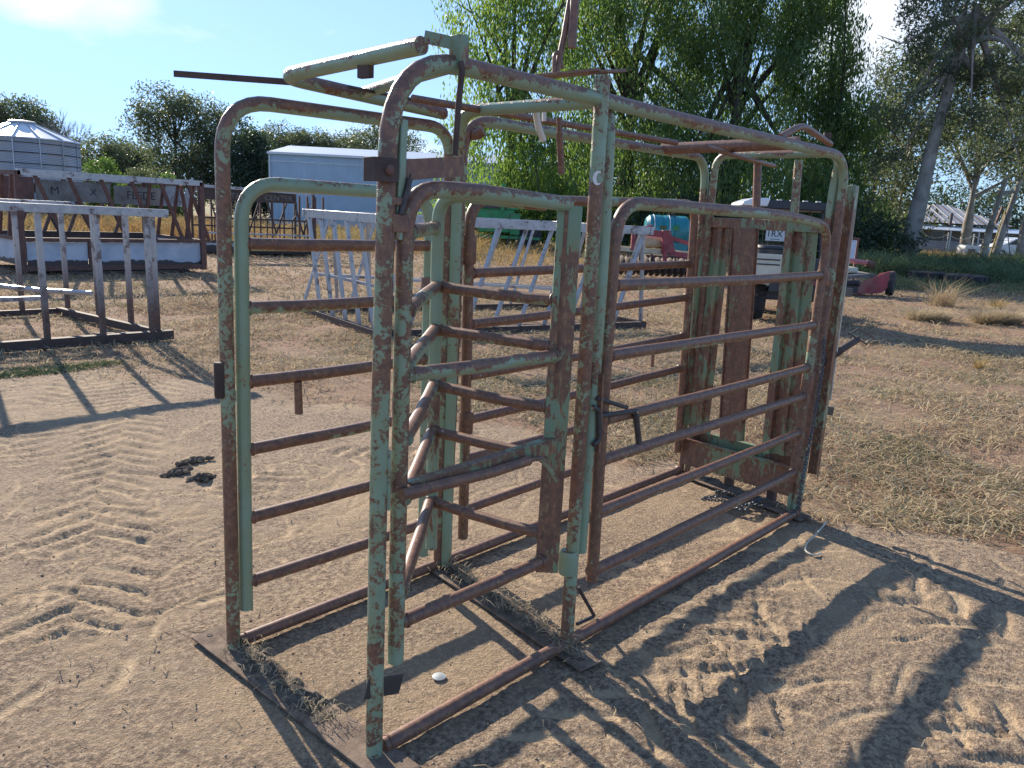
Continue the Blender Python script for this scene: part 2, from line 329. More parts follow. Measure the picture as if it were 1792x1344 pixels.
# ---------------------------------------------------------------- ground
CX, CY = -1.29, -1.62
def ground_height(X, Y, fine=True):
    d = np.hypot(X-CX, Y-CY)
    h = .25*sstep(45, 65, d)*sstep(12, -8, Y-X*.35) + (fbm(X*.5, Y*.5, 3)-.5)*.05*sstep(3, 8, d)
    near = 1-sstep(10, 22, d)
    g = grassness(X, Y); sand = (1-g)
    h = h + near*(fbm(X*2.3, Y*2.3, 4)-.5)*.026 + near*(fbm(X*13, Y*13, 5, .62)-.5)*(.014+.010*g)
    return h, sand*near
def track(X, Y, h, pts, w_, lug, k, depth, ph=0.):
    P = np.array(pts, float); s0 = 0
    for a, b in zip(P[:-1], P[1:]):
        t = b-a; Ln = np.hypot(*t); t = t/Ln; n = np.array([-t[1], t[0]])
        dx = X-a[0]; dy = Y-a[1]; s = dx*t[0]+dy*t[1]; q = dx*n[0]+dy*n[1]+.05*np.sin(s*1.1)
        m = (s > -.05) & (s < Ln+.05) & (np.abs(q) < w_*1.25)
        if m.any():
            ss = s[m]+s0; qq = q[m]; wob = (vn(X[m]*6, Y[m]*6)-.5)*.06
            ph_ = ((ss+wob+k*np.abs(qq)+(qq > 0)*lug*.5)/lug+ph) % 1.
            l = sstep(.12, .19, ph_)*(1-sstep(.50, .56, ph_))
            edge = 1-sstep(w_*.85, w_*1.15, np.abs(qq)); br = sstep(.30, .5, vn(X[m]*2.1+3, Y[m]*2.1))
            h[m] += edge*br*depth*(.5-l*1.25) + .35*depth*br*np.exp(-((np.abs(qq)-w_*1.05)/.03)**2)
        s0 += Ln
def strokes(X, Y, h, n, box, ang, L0, W0, D0, seed):
    r = np.random.default_rng(seed)
    for _ in range(n):
        cx = r.uniform(box[0], box[1]); cy = r.uniform(box[2], box[3]); a = ang+r.normal()*.5; L = L0*r.uniform(.5, 1.6); W = W0*r.uniform(.6, 1.5); D = D0*r.uniform(.4, 1.3); cv = r.normal()*1.2
        m = (np.abs(X-cx) < L*1.6) & (np.abs(Y-cy) < L*1.6)
        if not m.any(): continue
        dx = X[m]-cx; dy = Y[m]-cy; s = dx*math.cos(a)+dy*math.sin(a); q = -dx*math.sin(a)+dy*math.cos(a)+cv*s*s
        e = np.exp(-(s/L)**4)
        h[m] += e*(-D*np.exp(-(q/W)**4)+D*.8*np.exp(-((q-W*1.5)/(W*.6))**2)+D*.4*np.exp(-((q+W*1.5)/(W*.6))**2))
def under_crush(X, Y): return sstep(-.35, -.05, X)*(1-sstep(3.1, 3.4, X))*sstep(-.45, -.08, Y)*(1-sstep(.92, 1.25, Y))
def make_ground():
    rs = [.45]; 
    while rs[-1] < 24: rs.append(rs[-1]+max(.0075, rs[-1]*.0044))
    while rs[-1] < 2200: rs.append(rs[-1]*1.06)
    rs = np.array(rs); A0 = .730876
    af = np.linspace(-.72, .72, 400); ac = np.linspace(.72, 2*PI-.72, 60)[1:-1]; an = np.concatenate([af, ac])+A0
    nr, na = len(rs), len(an); Rr, Aa = np.meshgrid(rs, an, indexing='ij'); X = (CX+Rr*np.cos(Aa)).ravel(); Y = (CY+Rr*np.sin(Aa)).ravel()
    h, sand = ground_height(X, Y); e = np.zeros_like(h)
    track(X, Y, e, [(-0.367,1.334), (0.089,2.429), (1.014,4.325), (2.600,6.518)], .26, .17, .8, .013)
    track(X, Y, e, [(-0.736,2.294), (0.249,4.133), (1.379,5.857)], .24, .16, -.6, .011, .3)
    track(X, Y, e, [(1.888,0.605), (1.625,-0.353), (1.600,-0.946), (1.555,-1.533)], .24, .19, .9, .016)
    track(X, Y, e, [(1.106,-0.005), (1.195,-0.568), (1.118,-1.315)], .22, .18, -.8, .014, .4)
    track(X, Y, e, [(2.480,0.417), (2.529,-0.498), (2.265,-1.353)], .22, .19, .8, .014, .2)
    track(X, Y, e, [(1.746,0.231), (2.053,-0.466), (1.815,-1.335)], .20, .18, -.9, .014, .6)
    track(X, Y, e, [(0.391,-0.384), (1.330,-0.382), (2.419,-0.483)], .20, .18, .9, .014, .1)
    track(X, Y, e, [(0.785,-0.864), (1.380,-1.014), (2.116,-1.375)], .20, .18, .8, .013, .5)
    track(X, Y, e, [(2.089,2.055), (1.518,2.505), (0.733,2.329)], .2, .15, .6, .014)
    track(X, Y, e, [(1.229,0.564), (2.489,0.885), (3.779,0.724)], .2, .16, .6, .012)
    strokes(X, Y, e, 150, (1.0, 5.0, -3.2, .6), -.9, .15, .016, .0065, 3)
    strokes(X, Y, e, 120, (.8, 3.2, -2.0, 2.6), .3, .13, .014, .006, 4)
    strokes(X, Y, e, 200, (-1.6, 1.6, 1.0, 6.2), .25, .20, .013, .006, 5)
    strokes(X, Y, e, 60, (-1.2, .8, .9, 2.6), .6, .08, .02, .006, 8)
    ba = under_crush(X, Y); e = e*(1-.6*ba)
    e = .011*np.tanh(e/.011); press = np.clip((-e-.0008)/.0035, 0, 1)*sand; h = h+e*np.clip(sand+.15, 0, 1); h = h*(1-.65*ba) + (fbm(X*38, Y*38, 3, .6)-.5)*.007*sand*(1-.3*ba) - .004
    V = np.stack([X, Y, h], 1); i = np.arange(nr-1)[:, None]*na; j = np.arange(na)[None, :]; j2 = (j+1) % na
    F = np.stack([i+j, i+na+j, i+na+j2, i+j2], -1).reshape(-1, 4)
    # close the middle
    V = np.vstack([V, [[CX, CY, 0]]]); 
    g = grassness(V[:, 0], V[:, 1])
    def b(t):
        at = nd(t, 'Attribute', attribute_name='grass'); ge = nd(t, 'NewGeometry'); pos = (ge, 'Position')
        pv = nd(t, 'VectorMath', {0: pos, 1: (1, 1, 1)}, operation='MULTIPLY')
        big = noise(t, pv, .9, 5, .6); med = noise(t, pv, 7, 6, .65); fi = noise(t, pv, 48, 6, .78); gr = noise(t, pv, 150, 3, .7)
        vor = nd(t, 'TexVoronoi', {'Vector': pv, 'Scale': 95.})
        smooth_ = mixc(t, ramp(t, med, (.35, 0.), (.7, 1.)), (.40, .29, .18), (.55, .41, .26))
        grav = mixc(t, ramp(t, fi, (.40, 0.), (.60, 1.)), (.115, .08, .06), (.47, .35, .235))
        k = math_(t, 'ADD', math_(t, 'MULTIPLY', big, .75), math_(t, 'MULTIPLY', fi, .40))
        k = math_(t, 'ADD', k, math_(t, 'MULTIPLY', med, .2))
        sandc = mixc(t, ramp(t, k, (.52, 0.05), (.67, .97)), smooth_, grav); sandc = mixc(t, ramp(t, gr, (.42, .45), (.52, 0.)), sandc, (.16, .12, .09))
        pa = nd(t, 'Attribute', attribute_name='press'); pk = math_(t, 'MULTIPLY', pa.outputs['Fac'], ramp(t, med, (.3, .35), (.6, .9))); sandc = mixc(t, pk, sandc, mixc(t, ramp(t, fi, (.35, 0.), (.65, 1.)), (.44, .325, .205), (.56, .42, .27)))
        peb = ramp(t, nd(t, 'TexVoronoi', {'Vector': pv, 'Scale': 60.}), (.04, 1.), (.12, 0.))
        peb = math_(t, 'MULTIPLY', peb, ramp(t, med, (.45, 0.), (.6, .8)))
        sandc = mixc(t, peb, sandc, (.62, .54, .44))
        soil = mixc(t, ramp(t, fi, (.3, 0.), (.7, 1.)), (.18, .105, .075), (.37, .255, .17))
        soil = mixc(t, ramp(t, big, (.45, 0.), (.62, .7)), soil, (.26, .20, .12))
        soil = mixc(t, ramp(t, noise(t, pv, .35, 4, .6), (.5, 0.), (.66, .6)), soil, (.25, .14, .09))
        m = math_(t, 'ADD', math_(t, 'MULTIPLY_ADD', at.outputs['Fac'], 1.6, -.3), math_(t, 'MULTIPLY_ADD', med, .9, -.45), clamp=True)
        c = mixc(t, m, sandc, soil)
        s = nd(t, 'SeparateXYZ', {0: pos}); dist = nd(t, 'VectorMath', {0: pos}, operation='LENGTH')
        far = nd(t, 'MapRange', {'Value': (dist, 'Value'), 'From Min': 22., 'From Max': 60.})
        c = mixc(t, far, c, mixc(t, ramp(t, noise(t, pv, .12, 6, .6), (.4, 0.), (.6, 1.)), (.30, .20, .11), (.14, .16, .07)))
        hh = math_(t, 'ADD', math_(t, 'MULTIPLY', fi, 1.0), math_(t, 'MULTIPLY', gr, .45)); hh = math_(t, 'ADD', hh, math_(t, 'MULTIPLY', vor, -.25))
        return principled(t, c, .95, 0., hh, .9, .012, .15)
    o = npmesh('ground', V, F, mat('ground', b), smooth=True); tag(o, kind='structure')
    pr = np.append(press, 0.); a2 = o.data.attributes.new('press', 'FLOAT', 'POINT'); a2.data.foreach_set('value', pr.astype(np.float32))
    at = o.data.attributes.new('grass', 'FLOAT', 'POINT'); at.data.foreach_set('value', g.astype(np.float32))
    return o
make_ground()
def gz(x, y):
    h, s = ground_height(np.array([float(x)]), np.array([float(y)])); return float(h[0])-.004

# ================================================================ trees
def leafcloud(C_, n_each, spread, size, seed, droop=0., asp=2.2, shell=None):
    """n_each rhombic leaves round every clump centre; droop > 0 hangs them in strands"""
    r = np.random.default_rng(seed); C_ = np.repeat(C_, n_each, axis=0); n = len(C_)
    off = r.normal(0, 1, (n, 3)); off /= np.maximum(np.linalg.norm(off, axis=1, keepdims=True), 1e-6); off *= (r.random((n, 1))**.5)*spread
    if droop: off[:, 2] = -r.random(n)*droop+.25*off[:, 2]; off[:, :2] *= .75
    P = C_+off; s = size*r.uniform(.55, 1.4, n)
    if droop: ax = np.stack([r.normal(0, .33, n), r.normal(0, .33, n), -np.ones(n)], 1)
    else: ax = r.normal(0, 1, (n, 3)); ax[:, 2] -= .45
    ax /= np.linalg.norm(ax, axis=1, keepdims=True); u = np.cross(ax, r.normal(0, 1, (n, 3))); u /= np.linalg.norm(u, axis=1, keepdims=True)
    a = ax*(s*.5*asp)[:, None]; b_ = u*(s*.5)[:, None]
    V = np.stack([P-a, P-b_*.8+a*.1, P+a, P+b_*.8+a*.1], 1).reshape(-1, 3); F = np.arange(4*n).reshape(-1, 4); return V, F
def tree(name, label, x, y, H_, lobes, leafm, barkm, n_clump, n_leaf, spread, size, seed, trunk_r=.3, trunk=None, limbs=7, droop=0., cat='tree', group=None, asp=2.2, lean=(0, 0), twigs=0, hollow=.55):
    """lobes: list of (dx, dy, z, rx, ry, rz) ellipsoids that make the outline of the crown"""
    rr = random.Random(seed); z0 = gz(x, y) if math.hypot(x, y) < 150 else 0
    t = thing(name, label, cat, (x, y, z0), 0, group); r = np.random.default_rng(seed)
    vol = np.array([l[3]*l[4]*l[5] for l in lobes])**.67; cnt = np.maximum(3, (n_clump*vol/vol.sum()).astype(int)); Cs = []
    for l, c in zip(lobes, cnt):
        v = r.normal(0, 1, (c, 3)); v /= np.linalg.norm(v, axis=1, keepdims=True); q = hollow+(1-hollow)*r.random((c, 1))**.6
        q *= r.uniform(.82, 1.13, (c, 1)); Cs.append(np.array([l[0], l[1], l[2]])+v*q*np.array([l[3], l[4], l[5]]))
    Cs = np.concatenate(Cs); Cs = Cs[Cs[:, 2] > .3]
    V, F = leafcloud(Cs, n_leaf, spread, size, seed+1, droop, asp); V[:, 2] = np.maximum(V[:, 2], .02)
    npmesh('crown', V, F, leafm, t)
    top = trunk if trunk else [(0, 0, 0), (lean[0]*.3, lean[1]*.3, H_*.25), (lean[0], lean[1], H_*.62)]
    b = MB(); b.tube(top, trunk_r, 10, .8, taper=trunk_r*.38); o = b.build('trunk', barkm, t, world=False)
    b = MB()
    for k in range(limbs):
        l = lobes[k % len(lobes)]; f = rr.uniform(.45, 1.); a = Vector(top[-1]).lerp(Vector(top[-2]), rr.random()*.9)
        e = Vector((l[0]+l[3]*rr.uniform(-.7, .7), l[1]+l[4]*rr.uniform(-.7, .7), l[2]+l[5]*rr.uniform(-.3, .75))); m_ = a.lerp(e, .5)+Vector((rr.uniform(-.4, .4), rr.uniform(-.4, .4), rr.uniform(-.1, .8)))
        b.tube([a, m_, e], trunk_r*.36, 6, 1.2, n=4, taper=trunk_r*.06)
        for _ in range(twigs):
            s = m_.lerp(e, rr.random()); b.tube([s, s+Vector((rr.uniform(-1, 1), rr.uniform(-1, 1), rr.uniform(-.2, 1.2)))*H_*.10], trunk_r*.09, 4, taper=trunk_r*.02)
    b.build('limb', barkm, t, world=False)
    return t
def LP(px, py, d, ref):   # a lobe centre seen at (px,py) at depth d, relative to the tree foot
    pass
# big willows behind the yard: lobes are metres from the foot; u runs to the right across the view, v away
ux, uy = math.sin(.730876), -math.cos(.730876); vx, vy = math.cos(.730876), math.sin(.730876)
def lobes(L): return [(u*ux+v*vx, u*uy+v*vy, z, a*1., a*1., c) for (u, v, z, a, c) in L]
W1 = (30.295,27.567)
tree('willow_tree', 'light green weeping willow, leftmost of the big willows behind the crush', W1[0], W1[1], 14, lobes([(0,0,9.,3.6,3.8), (-2.0,0,11.2,1.9,2.4), (2.2,0,13,3.0,3), (-.6,-.5,5.2,3.4,2.6), (2.4,-1,5,3,2.8), (0,0,14.5,2.6,2.2), (1.2,-1.,2.6,3.4,1.5)]), 'leaf_willow', 'barkd', 1100, 36, .75, .09, 101, .42, limbs=14, droop=1.3, asp=2.6, group='big willows behind the yard', twigs=3)
W2 = (37.653,25.352)
tree('willow_tree', 'tall willow in the middle of the big willows, rising above the middle post', W2[0], W2[1], 18, lobes([(0,0,10,4.6,5), (-1,0,16.5,4.2,4), (3,0,15,3.6,4), (0,-2.5,4.8,4.6,3.4), (3.2,-2,7,3.4,3.6), (-3,-1,12,2.6,3), (0,-2,2,4.2,1.6)]), 'leaf_willow_dark', 'barkd', 1650, 48, .80, .085, 102, .55, limbs=16, droop=1.5, asp=2.6, group='big willows behind the yard', twigs=3)
W3 = (39.805,19.956)
tree('willow_tree', 'dark green willow standing behind the roofed buggy', W3[0], W3[1], 18, lobes([(0,0,9,4.4,4.6), (1.5,0,15.6,4.4,4), (-2,0,13.6,3,4), (0,-2,4.2,4.6,3.4), (3.5,0,11,2.2,3), (0,-2,1.8,4.6,1.6)]), 'leaf_willow_dark', 'barkd', 1650, 48, .80, .085, 103, .55, limbs=16, droop=1.5, asp=2.6, group='big willows behind the yard', twigs=3)
W4 = (42.305,15.669)
tree('willow_tree', 'rounded dark willow, rightmost of the big willows', W4[0], W4[1], 10, lobes([(0,0,6.2,2.5,2.8), (.8,0,7.8,2.1,1.9), (-.5,-1,3.6,2.5,2.2), (-1.,.6,11,2.4,3.0), (-1.5,1,14.6,2.3,2.2), (1.5,-1.2,2,2.1,1.6)]), 'leaf_willow_dark', 'barkd', 1000, 44, .70, .082, 104, .4, limbs=10, droop=1.3, asp=2.6, group='big willows behind the yard', twigs=3)
# the wood behind, one mass of foliage
r = np.random.default_rng(77); n = 2300; px = r.uniform(770, 1800, n); dd = r.uniform(60, 68, n)+np.where(px > 1530, 36, 0); a = np.arctan2(-(px-896)/1390.3, 1.)+.730876
Cw = np.stack([CX+dd/np.cos(a-.730876)*np.cos(a), CY+dd/np.cos(a-.730876)*np.sin(a), r.random(n)**1.2*(6.+2*np.sin(px*.02))], 1); V, F = leafcloud(Cw, 26, 1.2, .20, 78, 0, 2.2); V[:, 2] = np.maximum(V[:, 2], 0)
tag(npmesh('far_wood', V, F, 'leaf_dark'), 'dark mass of woodland far behind the willows', 'woodland', kind='stuff')
# gum trees on the right
Gm = (41.295,10.803)
def GT(px, py, d=40.): return None
gl = lobes([(.1,0,10.3,2.2,1.6), (2.8,0,9.2,2.3,1.3), (-1.3,0,7.6,1.4,1.2), (1.9,0,6.7,2.1,1.2), (4.8,0,7.7,1.6,1.8), (3.3,.5,12.4,2.6,1.4), (-.6,0,11.9,1.8,1.3), (5.6,0,10.,1.9,1.8), (1.4,.3,12.8,1.8,1.2), (-1.5,.5,5.3,1.0,1.0), (1.3,0,8.7,1.5,1.), (5.2,0,5.4,1.6,1.1)])
tree('gum_tree', 'large pale-trunked gum tree with an open crown in front of the farmhouse', Gm[0], Gm[1], 13, gl, 'leaf_gum', 'bark', 430, 60, .56, .075, 111, .46,
     trunk=[(0, 0, 0), (.10*ux, .10*uy, 1.6), (.28*ux, .28*uy, 3.6), (.45*ux, .45*uy, 6.2), (.95*ux, .95*uy, 9.6), (1.5*ux, 1.5*uy, 12.2)], limbs=16, asp=3.0, twigs=4, hollow=.3)
for k, (px, d, H_, le, lab, L) in enumerate(((1568, 47, 11, (.5, .2), 'slender pale gum with forked stem left of the big gum', [(0,0,8,2.2,2.2), (-1,0,5,1.9,1.6), (1.2,0,10.6,2.2,1.6), (.4,0,2.6,1.6,1.2)]),
        (1690, 62, 13, (.3, .1), 'broad dark tree behind the farmhouse roof', [(0,0,8.5,5,3), (4,0,7.4,4,3), (-4,0,7.8,4,3.), (1,0,12,5,3), (7,0,11,4,4), (-1,0,15.5,5,3)]),
        (1790, 50, 12, (.2, .1), 'dark leafy tree at the right edge of the yard', [(0,0,9,3.4,2.6), (-1.5,0,12.2,3.4,2.4), (1,0,5.4,3,2.6), (-2.2,0,7.2,2.6,1.6), (.5,0,15,3,2)]),
        (1520, 58, 12, (.2, .1), 'dense dark tree between the willows and the big gum', [(0,0,8,2.6,3.4), (0,0,3.6,2.8,3), (.8,0,12,2.3,2.2)]))):
    p = (((48.217,13.569)), ((67.573,14.449)), ((56.596,8.717)), ((58.494,18.584)))[k]
    tree('gum_tree', lab, p[0], p[1], H_, lobes(L), 'leaf_gum', 'bark', (200, 640, 470, 330)[k], 40, .9, .11, 120+k, (.16, .4, .3, .3)[k], limbs=8, asp=2.6, twigs=2, hollow=.4, lean=le)
def deadtrunk(p, pts, r, label, br, seed):
    rr = random.Random(seed); t = thing('dead_trunk', label, 'dead tree', (p[0], p[1], 0), 0, 'bare leaning trunks in front of the farmhouse'); P = [Vector((u*ux+v*vx, u*uy+v*vy, z)) for u, v, z in pts]
    MB().tube(P, r, 10, .5, taper=r*.6).build('trunk', 'bark', t, world=False)
    for f, (du, dz) in br:
        a = P[0].lerp(P[-1], f); MB().tube([a, a+Vector((du*ux*.5, du*uy*.5, dz*.35)), a+Vector((du*ux, du*uy, dz))], r*.35, 6, .2, taper=r*.1).build('branch', 'bark', t, world=False)
deadtrunk((47.117,8.803), [(0,0,0), (.25,0,2.4), (.62,0,4.9)], .20, 'thinner bare leaning trunk left of the tripod', ((.55, (-.9, .5)), (.8, (1.0, .25)), (.97, (-.3, .8))), 1)
deadtrunk((48.677,8.561), [(0,0,0), (.35,0,2.6), (.95,0,5.9)], .22, 'taller bare leaning trunk behind the tripod', ((.7, (-1.3, -.1)), (.8, (.8, .8)), (.85, (.7, .4))), 2)
# trees on the left skyline
sk = [('gum_tree', 'rounded dark gum behind the silo at the left edge', (21.321,75.030), 9, [(0,0,7.3,2.4,1.9), (-2,0,6.6,2,1.8), (2,0,6.0,2,1.9), (3.4,0,4.2,2,1.9)], 'leaf_gum', 480),
      ('gum_tree', 'tallest spreading gum left of the crush', (31.037,67.188), 11, [(-1.2,0,8.9,2.4,1.7), (1.4,0,8.8,2.6,1.6), (-2.6,0,7.2,1.9,1.5), (3.2,0,7.6,1.8,1.5), (0,0,5.6,3.,2.2), (2.6,0,4.6,2.6,2.4), (0,0,2.4,3.6,1.9)], 'leaf_gum', 620),
      ('gum_tree', 'dark gum joined to the right side of the tallest spreading gum', (35.008,65.755), 9.5, [(0,0,7,2.4,2.2), (1.4,0,5,2.6,2.4), (-1.5,0,4.2,2.4,2.4), (1,0,2.2,3,1.8)], 'leaf_dark', 430),
      ('cypress_tree', 'dark cypress-like tree behind the tall left hoop', (33.379,58.583), 6.5, [(0,0,4.6,1.9,2.2), (.5,0,2.4,2.3,2.1), (.2,0,6,1.1,1.2)], 'leaf_dark', 330),
      ('hedge_tree', 'yellow-green tree top just right of the silo', (28.233,77.806), 7, [(0,0,4.9,3.4,1.9), (3,0,4.8,3.2,1.7), (0,0,2.6,3.4,2), (3.4,0,2.6,3,2)], 'leaf_gum', 420),
      ('hedge_tree', 'grey-green tree between the small bush and the spreading gum', (31.446,77.219), 6.5, [(0,0,4.7,2.8,1.8), (2,0,4.,2.6,1.8), (1,0,2.2,3,1.8)], 'leaf_gum', 300)]
for k, (u0, d, h, n) in enumerate(((500, 88, 9.6, 300), (560, 90, 9.6, 320), (620, 92, 8.8, 300), (668, 84, 9.8, 300), (745, 95, 8.2, 220))):
    p = (((47.087,76.250)), ((50.683,75.235)), ((54.520,73.952)), ((51.642,65.177)), ((62.013,70.088)))[k]
    sk.append(('gum_tree', ('round-topped gum at the left end of the shed roof', 'wide gum above the left half of the shed roof', 'low gum above the middle of the shed roof', 'loose light green gum showing above the shed by the near hoop', 'low distant gum above the right end of the shed roof')[k], p, h, [(0,0,h-1.3,2.8,1.3), (2.1,0,h-2.,2.4,1.4), (-2,0,h-1.9,2.4,1.5), (0,0,h-4,3.6,2)], 'leaf_gum', n))
for k, (nm, lab, p, H_, L, lm_, n) in enumerate(sk): tree(nm, lab, p[0], p[1], H_, lobes(L), lm_, 'barkd', n, 34, .75, .13, 140+k, .25, limbs=9, asp=2.2, hollow=.35, twigs=2)
B1 = (19.497,53.094); tree('bush', 'bright green round bush in front of the skyline trees', B1[0], B1[1], 3.4, lobes([(0,0,2.5,1.1,1.3), (.3,0,1.3,1.4,1.2), (-1.1,0,1.2,.9,1.)]), 'leaf_bush', 'barkd', 260, 34, .4, .085, 171, .08, limbs=5, cat='bush')
B1 = (22.992,55.188); tree('bush', 'darker green bush to the right of the bright round bush', B1[0], B1[1], 3.2, lobes([(0,0,2.2,1.1,1.1), (.5,0,1.1,1.5,1.1)]), 'leaf_gum', 'barkd', 240, 34, .4, .085, 172, .08, limbs=5, cat='bush')
B1 = (23.191,51.970); tree('bush', 'light green pointed bush below the tallest spreading gum', B1[0], B1[1], 2.6, lobes([(0,0,1.8,.8,1.2), (.2,0,.9,1.3,.9)]), 'leaf_bush', 'barkd', 170, 34, .4, .08, 173, .08, limbs=5, cat='bush')
def bare(p, H_, seed):
    rr = random.Random(seed); t = thing('bare_tree', 'leafless grey tree with fine upright twigs beside the silo', 'tree', (p[0], p[1], 0)); MB().tube([(0, 0, 0), (0, 0, H_*.4)], .16, 8, taper=.09).build('trunk', 'bark', t, world=False); b = MB()
    def grow(a, d, L, r, k):
        e = a+d*L; b.tube([a, e], r, 4, taper=r*.55)
        if k: 
            for _ in range(3): grow(a+(e-a)*rr.uniform(.5, 1), (d+Vector((rr.uniform(-.55, .55), rr.uniform(-.55, .55), rr.uniform(-.05, .35)))).normalized(), L*.68, r*.55, k-1)
    for _ in range(5): grow(Vector((0, 0, H_*.36)), Vector((rr.uniform(-.5, .5), rr.uniform(-.5, .5), 1)).normalized(), H_*.26, .07, 4)
    b.build('branch', 'bark', t, world=False)
bare((23.045,70.110), 8.2, 5)
# low dark brush that closes the view under the willows
for k, (px, d, lab) in enumerate(((845, 40, 'low leafy shrub behind the green seeder'), (960, 39, 'low leafy shrub right of the green seeder'), (1060, 41, 'low leafy shrub behind the middle post'), (1180, 39, 'shrub behind the teal tank'), (1260, 40, 'dark shrub between the teal tank and the buggy'), (1480, 37, 'dark shrub right of the crush end post'))):
    p = (((28.672,27.880)), ((30.176,24.704)), ((33.733,23.733)), ((33.546,19.447)), ((35.959,18.253)), ((39.377,12.943)))[k]
    tree('shrub', lab, p[0], p[1], 3, lobes([(0,0,1.6,2.2,1.5), (1.6,0,1.1,1.8,1.2), (-1.6,0,1.2,1.8,1.2)]), 'leaf_dark' if k > 2 else 'leaf_willow', 'barkd', 230, 30, .5, .10, 180+k, .08, limbs=5, cat='shrub')

# ================================================================ buildings
# blue-grey steel shed
s0 = (30.990,52.260); s1 = (40.243,41.938)
ax_ = math.atan2(s1[1]-s0[1], s1[0]-s0[0]); WL = 17.5; DP = 11
sh = thing('steel_shed', 'long pale blue steel shed with a low pitched roof behind the crush', 'shed', (s0[0], s0[1], 0), ax_)
def lb(b, name, m, par, **k): return b.build(name, m, par, world=False, **k)
EH = 5.05
b = MB(); n = int(WL/.19); prof = []
for k in range(n+1): x = k*WL/n; prof.append((x, 0. if k % 2 else .022))
for x, y in prof: b.v += [Vector((x, -y, 0)), Vector((x, -y, EH))]
for k in range(n): q = 2*k; b.f.append((q, q+2, q+3, q+1))
q = len(b.v); b.v += [Vector(v) for v in ((0, 0, 0), (0, 0, EH), (0, DP, 0), (0, DP, EH), (WL, 0, 0), (WL, 0, EH), (WL, DP, 0), (WL, DP, EH), (0, DP/2, EH+.9), (WL, DP/2, EH+.9))]
b.f += [(q, q+1, q+8, q+3, q+2), (q+4, q+6, q+7, q+9, q+5), (q+2, q+3, q+7, q+6)]
lb(b, 'wall', 'shed', sh, smooth=False)
b = MB(); b.bar((-.1, -.15, EH+.02), (WL+.1, -.15, EH+.02), .12, .16); b.bar((-.05, -.04, EH-.55), (WL, -.04, EH-.55), .05, .05); lb(b, 'gutter', 'silolight', sh)
b = MB(); b.v += [Vector(v) for v in ((-.12, -.2, EH+.06), (WL+.12, -.2, EH+.06), (WL+.12, DP/2, EH+.96), (-.12, DP/2, EH+.96), (-.12, DP+.2, EH+.06), (WL+.12, DP+.2, EH+.06))]
b.v += [v-Vector((0, 0, .05)) for v in b.v]; b.f += [(0, 1, 2, 3), (3, 2, 5, 4), (6, 9, 8, 7), (9, 10, 11, 8), (0, 6, 7, 1), (4, 5, 11, 10), (0, 3, 9, 6), (3, 4, 10, 9), (1, 7, 8, 2), (2, 8, 11, 5)]
lb(b, 'roof', 'shedroof', sh, smooth=False)
lb(MB().bar((.04, -.05, 0), (.04, -.05, EH), .12, .12), 'corner_flashing', 'shedroof', sh)
lb(MB().bar((9.1, -.07, 0), (9.1, -.07, EH-.2), .09, .07, up=(0, 1, 0)), 'downpipe', 'silolight', sh)
dr_ = lb(MB().box((6.2, -.05, 1.7), (3.4, .06, 3.4)), 'roller_door', 'shed', sh)
for k in range(16): MB().box((6.2, -.085, .1+k*.21), (3.36, .02, .03)).build('door_slat', 'shed', dr_, world=False)
# round silo
sp = (13.928,48.821)
si = thing('grain_silo', 'round corrugated zinc silo with a ribbed cone roof at the left edge', 'silo', (sp[0], sp[1], 0)); RS = 2.72; prof = []
zz = 0.
for k in range(105): prof.append((RS+(.012 if k % 2 else -.012), k*.04))
lb(MB().lathe([(RS-.02, 0)]+prof[1:]+[(RS-.02, 4.2)], seg=56), 'wall', 'silo', si)
b = MB()
for z in (.9, 1.8, 2.35, 2.9, 3.45, 3.95): b.lathe([(RS+.022, z-.02), (RS+.035, z), (RS+.022, z+.02)], seg=56)
lb(b, 'band', 'steel', si)
b = MB()
for k in range(14):
    a = 2*PI*k/14+.2; b.bar(((RS+.02)*math.cos(a), (RS+.02)*math.sin(a), .05), ((RS+.02)*math.cos(a), (RS+.02)*math.sin(a), 4.15), .05, .03, up=(math.cos(a), math.sin(a), 0))
lb(b, 'seam_strip', 'silo', si)
b = MB(); NS = 14; top = 5.05
lb(MB().lathe([(RS+.06, 4.16), (RS+.04, 4.22), (.62, top), (.60, top+.08), (.58, top+.10), (.30, top+.16), (.02, top+.17)], seg=28), 'roof', 'silolight', si)
for k in range(NS):
    a = 2*PI*k/NS+.2; lb(MB().bar(((RS+.05)*math.cos(a), (RS+.05)*math.sin(a), 4.24), (.60*math.cos(a), .60*math.sin(a), top+.03), .05, .05), 'roof_rib', 'silo', si)
lb(MB().lathe([(.66, top+.02), (.68, top+.10), (.60, top+.13)], seg=24), 'cap_ring', 'silolight', si)
